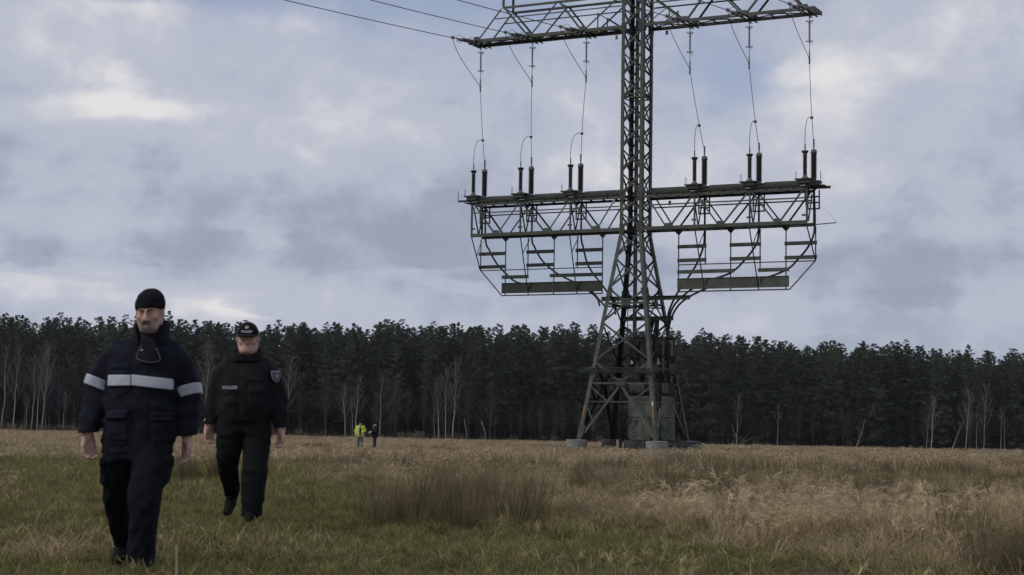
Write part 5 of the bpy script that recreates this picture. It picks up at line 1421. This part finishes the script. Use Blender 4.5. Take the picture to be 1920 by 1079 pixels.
    # trousers and boots
    Tr = Field(lo, hi, .0075); Tr.loft(ll, .03, .135, .92); Tr.loft(rl, .03, .045, .92)
    Tr.loft([(.74, -.03, .0, .19, .14), (.92, -.025, 0, .20, .15)], .05, .74, .93)
    X, Y, Z = Tr.grid()
    mk = sstep(.56, .58, Z)*sstep(.76, .74, Z)*(sstep(.13, .16, X)+sstep(-.20, -.23, X))*(np.abs(Y+.03) < .10)
    Tr.d = (Tr.d-.016*mk).astype(np.float32)
    Tr.folds(.01, 5, (34, 20, 40), ([0, .2, .45, .6, .9], [.024, .022, .020, .016, .012])); link('trousers', Tr.mesh('trousers', NAVYT), None, g)
    for h_, t_, a_ in (((-.205, .50, .155), (-.222, .30, .055), (-.205, .44, .20)), ((.020, -.055, .048), (.030, -.285, .042), (.020, -.11, .14))):
        F = Field((-.3, -.42, -.03), (.15, .62, .3), .006); shoe(F, h_, t_, a_, .055)
        X, Y, Z = F.grid(); 
        if h_[2] < .06: F.d = np.maximum(F.d, -Z+.002).astype(np.float32)
        link('boot', F.mesh('boot', LEATH), None, g)
    return g
build_beanie_man()

# ---- the man in the cap
def build_cap_man():
    g = empty('person', (-2.52, 16.7, .03), 0, 'policeman in black cap and black jacket marked POLIZEI, walking behind the man in the beanie', 'person', 'people in the meadow'); g.rotation_euler = (0, -.0275, 0)
    tor = [(.955, 0, .0, .238, .185), (1.02, .002, .0, .252, .20), (1.12, .010, -.005, .256, .208), (1.25, .012, 0, .250, .198), (1.38, .014, .01, .250, .172), (1.47, .015, .02, .252, .14), (1.53, .016, .02, .215, .115), (1.575, .018, .02, .145, .098), (1.615, .02, .02, .105, .09)]
    la = [(.925, -.338, -.02, .056, .062), (1.0, -.330, 0, .066, .07), (1.08, -.312, .02, .076, .082), (1.16, -.292, .04, .083, .09), (1.25, -.272, .04, .086, .092), (1.36, -.240, .03, .087, .095), (1.45, -.195, .02, .08, .09), (1.52, -.14, .02, .06, .07)]
    ra = [(.885, .345, -.01, .060, .064), (.97, .342, 0, .070, .074), (1.08, .332, .02, .080, .085), (1.18, .315, .035, .085, .092), (1.28, .290, .035, .087, .094), (1.38, .258, .03, .087, .095), (1.46, .215, .02, .08, .09), (1.52, .165, .02, .06, .07)]
    ll = [(.21, -.190, .40, .068, .078), (.33, -.178, .28, .084, .094), (.45, -.172, .12, .098, .105), (.56, -.165, .03, .108, .115), (.70, -.148, .0, .124, .135), (.85, -.128, 0, .135, .155), (1.0, -.115, 0, .13, .16)]
    rl = [(.05, .082, -.10, .098, .105), (.15, .088, -.105, .106, .108), (.30, .096, -.10, .114, .114), (.48, .106, -.09, .118, .122), (.65, .113, -.04, .128, .138), (.85, .115, 0, .137, .155), (1.0, .11, 0, .13, .16)]
    T = (rotz(.03) @ rotx(.02), np.array([.036, -.035, 1.735]), 1.08)
    lo, hi = (-.47, -.42, -.03), (.47, .66, 1.94)
    F = Field(lo, hi, .0065)
    limb_body(F, None, tor, (la, ra), (ll, rl), None)
    F.cone((.02, .02, 1.50), (.03, .0, 1.62), .085, .085, .04)
    head(F, T, 1.16)
    F.ball((0, -.045, -.100), (.062, .045, .036), .03, T=T)            # heavy jaw
    hand(F, (-.348, -.03, .905), -.75, -1, 1.15, .60, .1); hand(F, (.352, -.02, .865), .80, 1, 1.15, .50, .05)
    body = link('body', F.mesh('body', SKIN), None, g)
    face_bits(T, body)
    Rm, o, sc = T
    H_ = Field(o-[.2, .2, .2], o+[.2, .25, .2], .006)
    head(H_, T, 1.16); X, Y, Z = H_.grid(); q = [((X-o[0])*Rm[0, i]+(Y-o[1])*Rm[1, i]+(Z-o[2])*Rm[2, i])/sc for i in range(3)]
    H_.d = np.maximum(H_.d-.010, np.maximum(np.maximum(-.022-q[2], q[2]-.06), np.maximum(-q[1]-.004, .066-np.abs(q[0])))).astype(np.float32)
    H_.folds(.002, 3, (60, 60, 60)); link('hair', H_.mesh('hair', GREYHAIR), None, body)
    # cap with brim
    Cp = Field(o-[.2, .3, .1], o+[.2, .25, .25], .006)
    Cp.ball((0, .018, .048), (.094, .114, .108), .02, T=T); X, Y, Z = Cp.grid(); q = [((X-o[0])*Rm[0, i]+(Y-o[1])*Rm[1, i]+(Z-o[2])*Rm[2, i])/sc for i in range(3)]
    Cp.d = np.maximum(Cp.d, (.034-q[2])*sc).astype(np.float32)
    cap = link('cap', Cp.mesh('cap', KNIT), None, g)
    Br = Field(o-[.2, .35, .1], o+[.2, .1, .15], .005); X, Y, Z = Br.grid(); q = [((X-o[0])*Rm[0, i]+(Y-o[1])*Rm[1, i]+(Z-o[2])*Rm[2, i])/sc for i in range(3)]
    zz = .042-1.6*(q[0])**2*1.8+.22*(q[1]+.09)
    Br.d = (np.maximum(np.maximum(np.abs(q[2]-zz)-.0055, np.sqrt((q[0]/.088)**2+((q[1]+.060)/.125)**2)*.09-.09), q[1]+.055)*sc).astype(np.float32)
    link('brim', Br.mesh('brim', KNIT), None, cap)
    def put_text(txt, size, p, parent, rx=math.pi/2, rz=0.):
        d = link('lettering', text_mesh(txt, size, PRINT, 'lettering', .0015, .0012), None, parent); d.location = p; d.rotation_euler = (rx, 0, rz)
    def loc(x, y, z): return Vector(Rm @ (np.array([x, y, z])*sc)+o)
    put_text('POLIZEI', .030, loc(0, -.098, .064), cap, math.pi/2-.22)
    b = MB(); c = loc(0, -.082, .102); n = Vector((0, -.78, .62)); e1 = Vector((1, 0, 0)); e2 = n.cross(e1)*-1
    star = [c+(e1*math.cos(k*math.pi/8)+e2*math.sin(k*math.pi/8))*(.022 if k % 2 == 0 else .014) for k in range(16)]
    b.prism(star, n, .006); bd = link('badge', b.mesh('badge', GOLD), None, cap)
    # jacket
    J = Field(lo, hi, .0075); J.loft(tor, .03, .955, 1.62, 2.5); X, Y, Z = J.grid()
    def patch(x0, x1, z0, z1, h_, sl=.01):
        mk = sstep(x0-sl, x0+sl, X)*sstep(x1+sl, x1-sl, X)*sstep(z0-sl, z0+sl, Z)*sstep(z1+sl, z1-sl, Z)*(Y < .02)
        J.d = (J.d-h_*mk).astype(np.float32)
    patch(-.17, -.035, 1.10, 1.25, .006); patch(.07, .21, 1.10, 1.25, .005); patch(-.18, -.03, 1.20, 1.265, .007, .007); patch(.065, .215, 1.215, 1.275, .007, .007); patch(.06, .20, 1.33, 1.355, .008, .006); patch(-.012, .05, 1.0, 1.54, .008); 
    Sl = Field(lo, hi, .0075); Sl.loft(la, .02, .925, 1.54); Sl.loft(ra, .02, .885, 1.54)
    J.merge((slice(None),)*3, Sl.d, .055)
    J.folds(.012, 9, (32, 18, 46), ([.9, .97, 1.05, 1.2, 1.4, 1.6], [.008, .016, .022, .016, .012, .006]))
    jk = link('jacket', J.mesh('jacket', BLK), None, g)
    Cc = Field((-.25, -.3, 1.45), (.3, .3, 1.75), .006); ct = [(1.52, .018, .015, .180, .140), (1.58, .024, .005, .150, .128), (1.655, .03, 0, .132, .118)]
    Cc.loft(ct, .01, 1.52, 1.655); I_ = Field((-.25, -.3, 1.45), (.3, .3, 1.75), .006); I_.loft(ct, .01, 1.4, 1.8, grow=-.020)
    Cc.d = np.maximum(Cc.d, -I_.d); X2, Y2, Z2 = Cc.grid()
    Cc.d = np.maximum(Cc.d, Z2-1.625-.35*Y2).astype(np.float32)
    Cc.d = np.maximum(Cc.d, -np.maximum(np.abs(X2-.03)-.55*(Z2-1.50)+.01, Y2+.02)).astype(np.float32)
    link('collar', Cc.mesh('collar', BLK), None, jk)
    S = Field(lo, hi, .008); S.loft(scale_tab(tor, .92, .012), .02, 1.3, 1.58); S.cone((.02, .01, 1.52), (.028, .0, 1.60), .10, .098, .03); link('shirt', S.mesh('shirt', TEE), None, g)
    put_text('POLIZEI', .042, Vector((-.108, -.222, 1.268)), jk, math.pi/2-.08, -.10)
    # crest on the sleeve: pale shield, dark field, small red eagle
    cz, cxx = 1.375, .315
    n = Vector((.62, -.78, .12)); e1 = Vector((.78, .62, 0)); e2 = Vector((-.1, .02, 1)).normalized(); c = Vector((cxx-.005, -.075, cz))
    sh = [(-.046, .055), (.046, .055), (.048, 0), (.035, -.035), (0, -.062), (-.035, -.035), (-.048, 0)]
    for nm, f, m_, o_ in (('crest', 1.0, PATCH, 0.), ('crest_field', .80, mat('patch_navy', (.05, .055, .085), .8), .005), ):
        b = MB(); b.prism([c+n*o_+(e1*x+e2*y)*f for x, y in sh], n, .010); cr = link(nm, b.mesh(nm, m_), None, jk)
    b = MB(); eag = [(-.026, .018), (-.008, .008), (-.004, .022), (.004, .022), (.008, .008), (.026, .018), (.022, -.008), (.008, -.012), (.010, -.030), (-.010, -.030), (-.008, -.012), (-.022, -.008)]
    b.prism([c+n*.011+(e1*x+e2*y) for x, y in eag], n, .006); link('crest_bird', b.mesh('crest_bird', mat('patch_light', (.24, .20, .205), .8)), None, jk)
    b = MB(); b.prism([c+n*.011+(e1*x+e2*y) for x, y in ((-.034, .030), (.034, .030), (.034, .042), (-.034, .042))], n, .006); link('crest_strip', b.mesh('crest_strip', PATCH), None, jk)
    B = Field((-.35, -.3, .9), (.35, .3, 1.06), .0075); B.loft(tor, .02, .945, 1.0, 2.5, grow=.006); link('belt', B.mesh('belt', LEATH), None, g)
    Tr = Field(lo, hi, .0075); Tr.loft(ll, .03, .21, 1.0); Tr.loft(rl, .03, .05, 1.0); Tr.loft([(.84, -.005, .0, .21, .155), (1.0, 0, 0, .228, .175)], .05, .84, .99)
    Tr.folds(.012, 6, (32, 18, 40), ([0, .2, .45, .6, 1.0], [.026, .024, .020, .014, .010])); link('trousers', Tr.mesh('trousers', BLKT), None, g)
    for h_, t_, a_ in (((-.185, .50, .23), (-.215, .31, .075), (-.188, .43, .27)), ((.085, -.03, .048), (.080, -.27, .044), (.083, -.09, .14))):
        F = Field((-.35, -.42, -.03), (.25, .66, .38), .0065); shoe(F, h_, t_, a_, .056); X, Y, Z = F.grid(); F.d = np.maximum(F.d, -Z+.002).astype(np.float32)
        link('boot', F.mesh('boot', LEATH), None, g)
    return g
capman = build_cap_man()
# a third walker, hidden behind the first man but for his boots
third = empty('person', (-4.46, 21.0, float(gz(-4.46, 21.))), 0, 'person in dark clothes almost hidden behind the man in the beanie, only the boots showing', 'person', 'people in the meadow')
third.scale = (.94, 1, .95)
for ch in kids(capman):
    if ch.name.split('.')[0] in ('cap', 'hair', 'belt'): continue
    c = ch.copy(); COL.objects.link(c); c.parent = third
    for d in kids(ch):
        if d.name.split('.')[0] in ('eye', 'eyebrow', 'collar', 'hair'):
            e = d.copy(); COL.objects.link(e); e.parent = c
hb_ = MB(); hb_.lathe([(.105, 1.735), (.108, 1.80), (.098, 1.86), (.06, 1.905), (.01, 1.915)], 18, Matrix.Translation((.036, -.012, 0))); link('beanie', hb_.mesh('beanie', KNIT, True), None, third)

# ---- the two people far out in the grass
def far_person(name, loc, label, jacket, trousers, rz, paper):
    g = empty('person', loc, rz, label, 'person', 'people in the meadow'); g.scale = (1.04, 1.04, 1.05)
    lo, hi = (-.55, -.55, -.02), (.55, .45, 1.9); h = .011
    legs = [((-.10, 0, .95), (-.11, 0, .5), (-.12, .02, .08)), ((.10, 0, .95), (.12, -.02, .5), (.13, 0, .08))]
    arms = [((-.22, .01, 1.45), (-.30, .0, 1.16), (-.14, -.27, 1.08)), ((.22, .01, 1.45), (.30, -.02, 1.16), (.12, -.30, 1.12))] if name != 'yellow' else \
           [((-.22, .01, 1.45), (-.34, .04, 1.16), (-.30, -.06, .92)), ((.22, .01, 1.45), (.34, .0, 1.16), (.16, -.24, 1.05))]
    F = Field(lo, hi, .009)
    F.cone((0, 0, 1.0), (0, 0, 1.40), .13, .15, .05); F.cone((0, 0, 1.42), (0, 0, 1.58), .06, .055, .04)
    for a, b, c in legs: F.cone(a, b, .075, .055, .03); F.cone(b, c, .055, .04, .02)
    for a, b, c in arms: F.cone(a, b, .045, .04, .03); F.cone(b, c, .04, .028, .02); hand(F, c, -.4 if c[0] < 0 else .4, -1 if c[0] < 0 else 1, 1.0, .5, -.9 if c[1] < -.15 else 0)
    head(F, (rotx(.25), np.array([0, -.02, 1.66]), 1.02), 1.0)
    link('body', F.mesh('body', SKIN), None, g)
    J = Field(lo, hi, h); wide = .25 if name == 'yellow' else .21
    J.loft([(.74, 0, 0, wide+.02, .19), (1.0, 0, -.01, wide+.03, .19), (1.25, 0, -.01, wide+.03, .19), (1.42, 0, 0, wide, .15), (1.50, 0, 0, .15, .11), (1.56, 0, 0, .09, .09)], .03, .74, 1.56)
    for a, b, c in arms:
        c = np.array(c); b = np.array(b); J.cone(a, b, .095, .09, .05); J.cone(b, b+(c-b)*.86, .09, .066, .03)
    J.folds(.012, 3, (22, 14, 40))
    if name == 'yellow':
        X, Y, Z = J.grid(); J.d = np.maximum(J.d, -np.maximum(np.maximum(np.abs(X)-.055-.06*(Z-1.0), Y+.10), np.abs(Z-1.2)-.5)).astype(np.float32)
    jk = link('jacket', J.mesh('jacket', jacket), None, g)
    if name == 'yellow':
        I_ = Field(lo, hi, h); I_.loft([(.80, 0, 0, .20, .165), (1.25, 0, 0, .21, .17), (1.42, 0, 0, .18, .13), (1.52, 0, 0, .11, .11)], .03, .8, 1.55); link('pullover', I_.mesh('pullover', BLK), None, g)
        for z in (.92, 1.10):
            B = Field(lo, hi, .010); B.loft([(.74, 0, 0, wide+.02, .19), (1.0, 0, -.01, wide+.03, .19), (1.25, 0, -.01, wide+.03, .19)], .02, z-.035, z+.035, grow=.014)
            X, Y, Z = B.grid(); B.d = np.maximum(B.d, .06+.07-np.abs(X)-.07).astype(np.float32); B.d = np.maximum(B.d, -np.maximum(np.abs(X)-.08, Y)).astype(np.float32)
            link('reflective_band', B.mesh('reflective_band', REFL), None, jk)
    Tr = Field(lo, hi, h)
    for a, b, c in legs: Tr.cone(a, b, .115, .095, .03); Tr.cone(b, c, .09, .085, .03)
    Tr.loft([(.82, 0, 0, .19, .14), (1.0, 0, 0, .19, .14)], .04); Tr.folds(.01, 8, (20, 14, 40)); link('trousers', Tr.mesh('trousers', trousers), None, g)
    for s in (-1, 1):
        B = Field(lo, hi, .011); shoe(B, (s*.125, .05, .045), (s*.135, -.17, .04), (s*.12, .02, .12)); link('boot', B.mesh('boot', LEATH), None, g)
    Hh = Field(lo, hi, .010); Hh.ball((0, 0, 1.715), (.102, .118, .10), .02); X, Y, Z = Hh.grid(); Hh.d = np.maximum(Hh.d, 1.685-Z+.25*np.clip(-Y, 0, 1)*-1).astype(np.float32); link('beanie', Hh.mesh('beanie', KNIT), None, g)
    return g
YEL = mat('hi_vis_yellow', (.50, .60, .06), .6, (.38, .47, .045), scale=8, spec=.2)
JEANS = mat('faded_jeans', (.12, .135, .175), .9, (.08, .09, .12), scale=8)
JEANS_D = mat('dark_jeans', (.028, .036, .06), .9, (.02, .026, .045), scale=8)
yx, yy = -11.0, 128.; far_person('yellow', (yx, yy, float(gz(yx, yy))), 'person in bright yellow high visibility jacket standing far out in the field', YEL, JEANS, .1, False)
yx, yy = -10.0, 129.
far_person('dark', (yx, yy, float(gz(yx, yy))), 'person in dark jacket and jeans beside the yellow jacket, holding a white sheet', BLK, JEANS_D, -1.15, True)
b = MB(); b.prism([(-.16, -.10, 0), (.16, -.10, 0), (.16, .10, .06), (-.16, .10, .06)], (0, -.3, 1), .004)
o = b.build('paper_sheet', mat('paper_white', (.72, .73, .75), .7), None, False, (yx-.36, yy-.12, float(gz(yx, yy))+1.16), -1.15); tag(o, 'white sheet held by the person in dark clothes far out in the field', 'paper')

b = MB(); b.tube([(0, 0, -.1), (.002, .0, .25), (.006, .01, .42), (.001, .01, .57)], [.0045, .0055, .006, .002], 6); b.prism([(.002, 0, .2), (.012, .004, .36), (.016, .004, .47), (.009, .002, .40)], (0, 1, 0), .002)
tag(b.build('dry_stem', mat('dry_stem', (.26, .25, .16), .9), None, True, (-1.14, 6.0, float(gz(-1.14, 6.0)))), 'pale dry stem standing blurred at the bottom left right in front of the camera', 'stem')
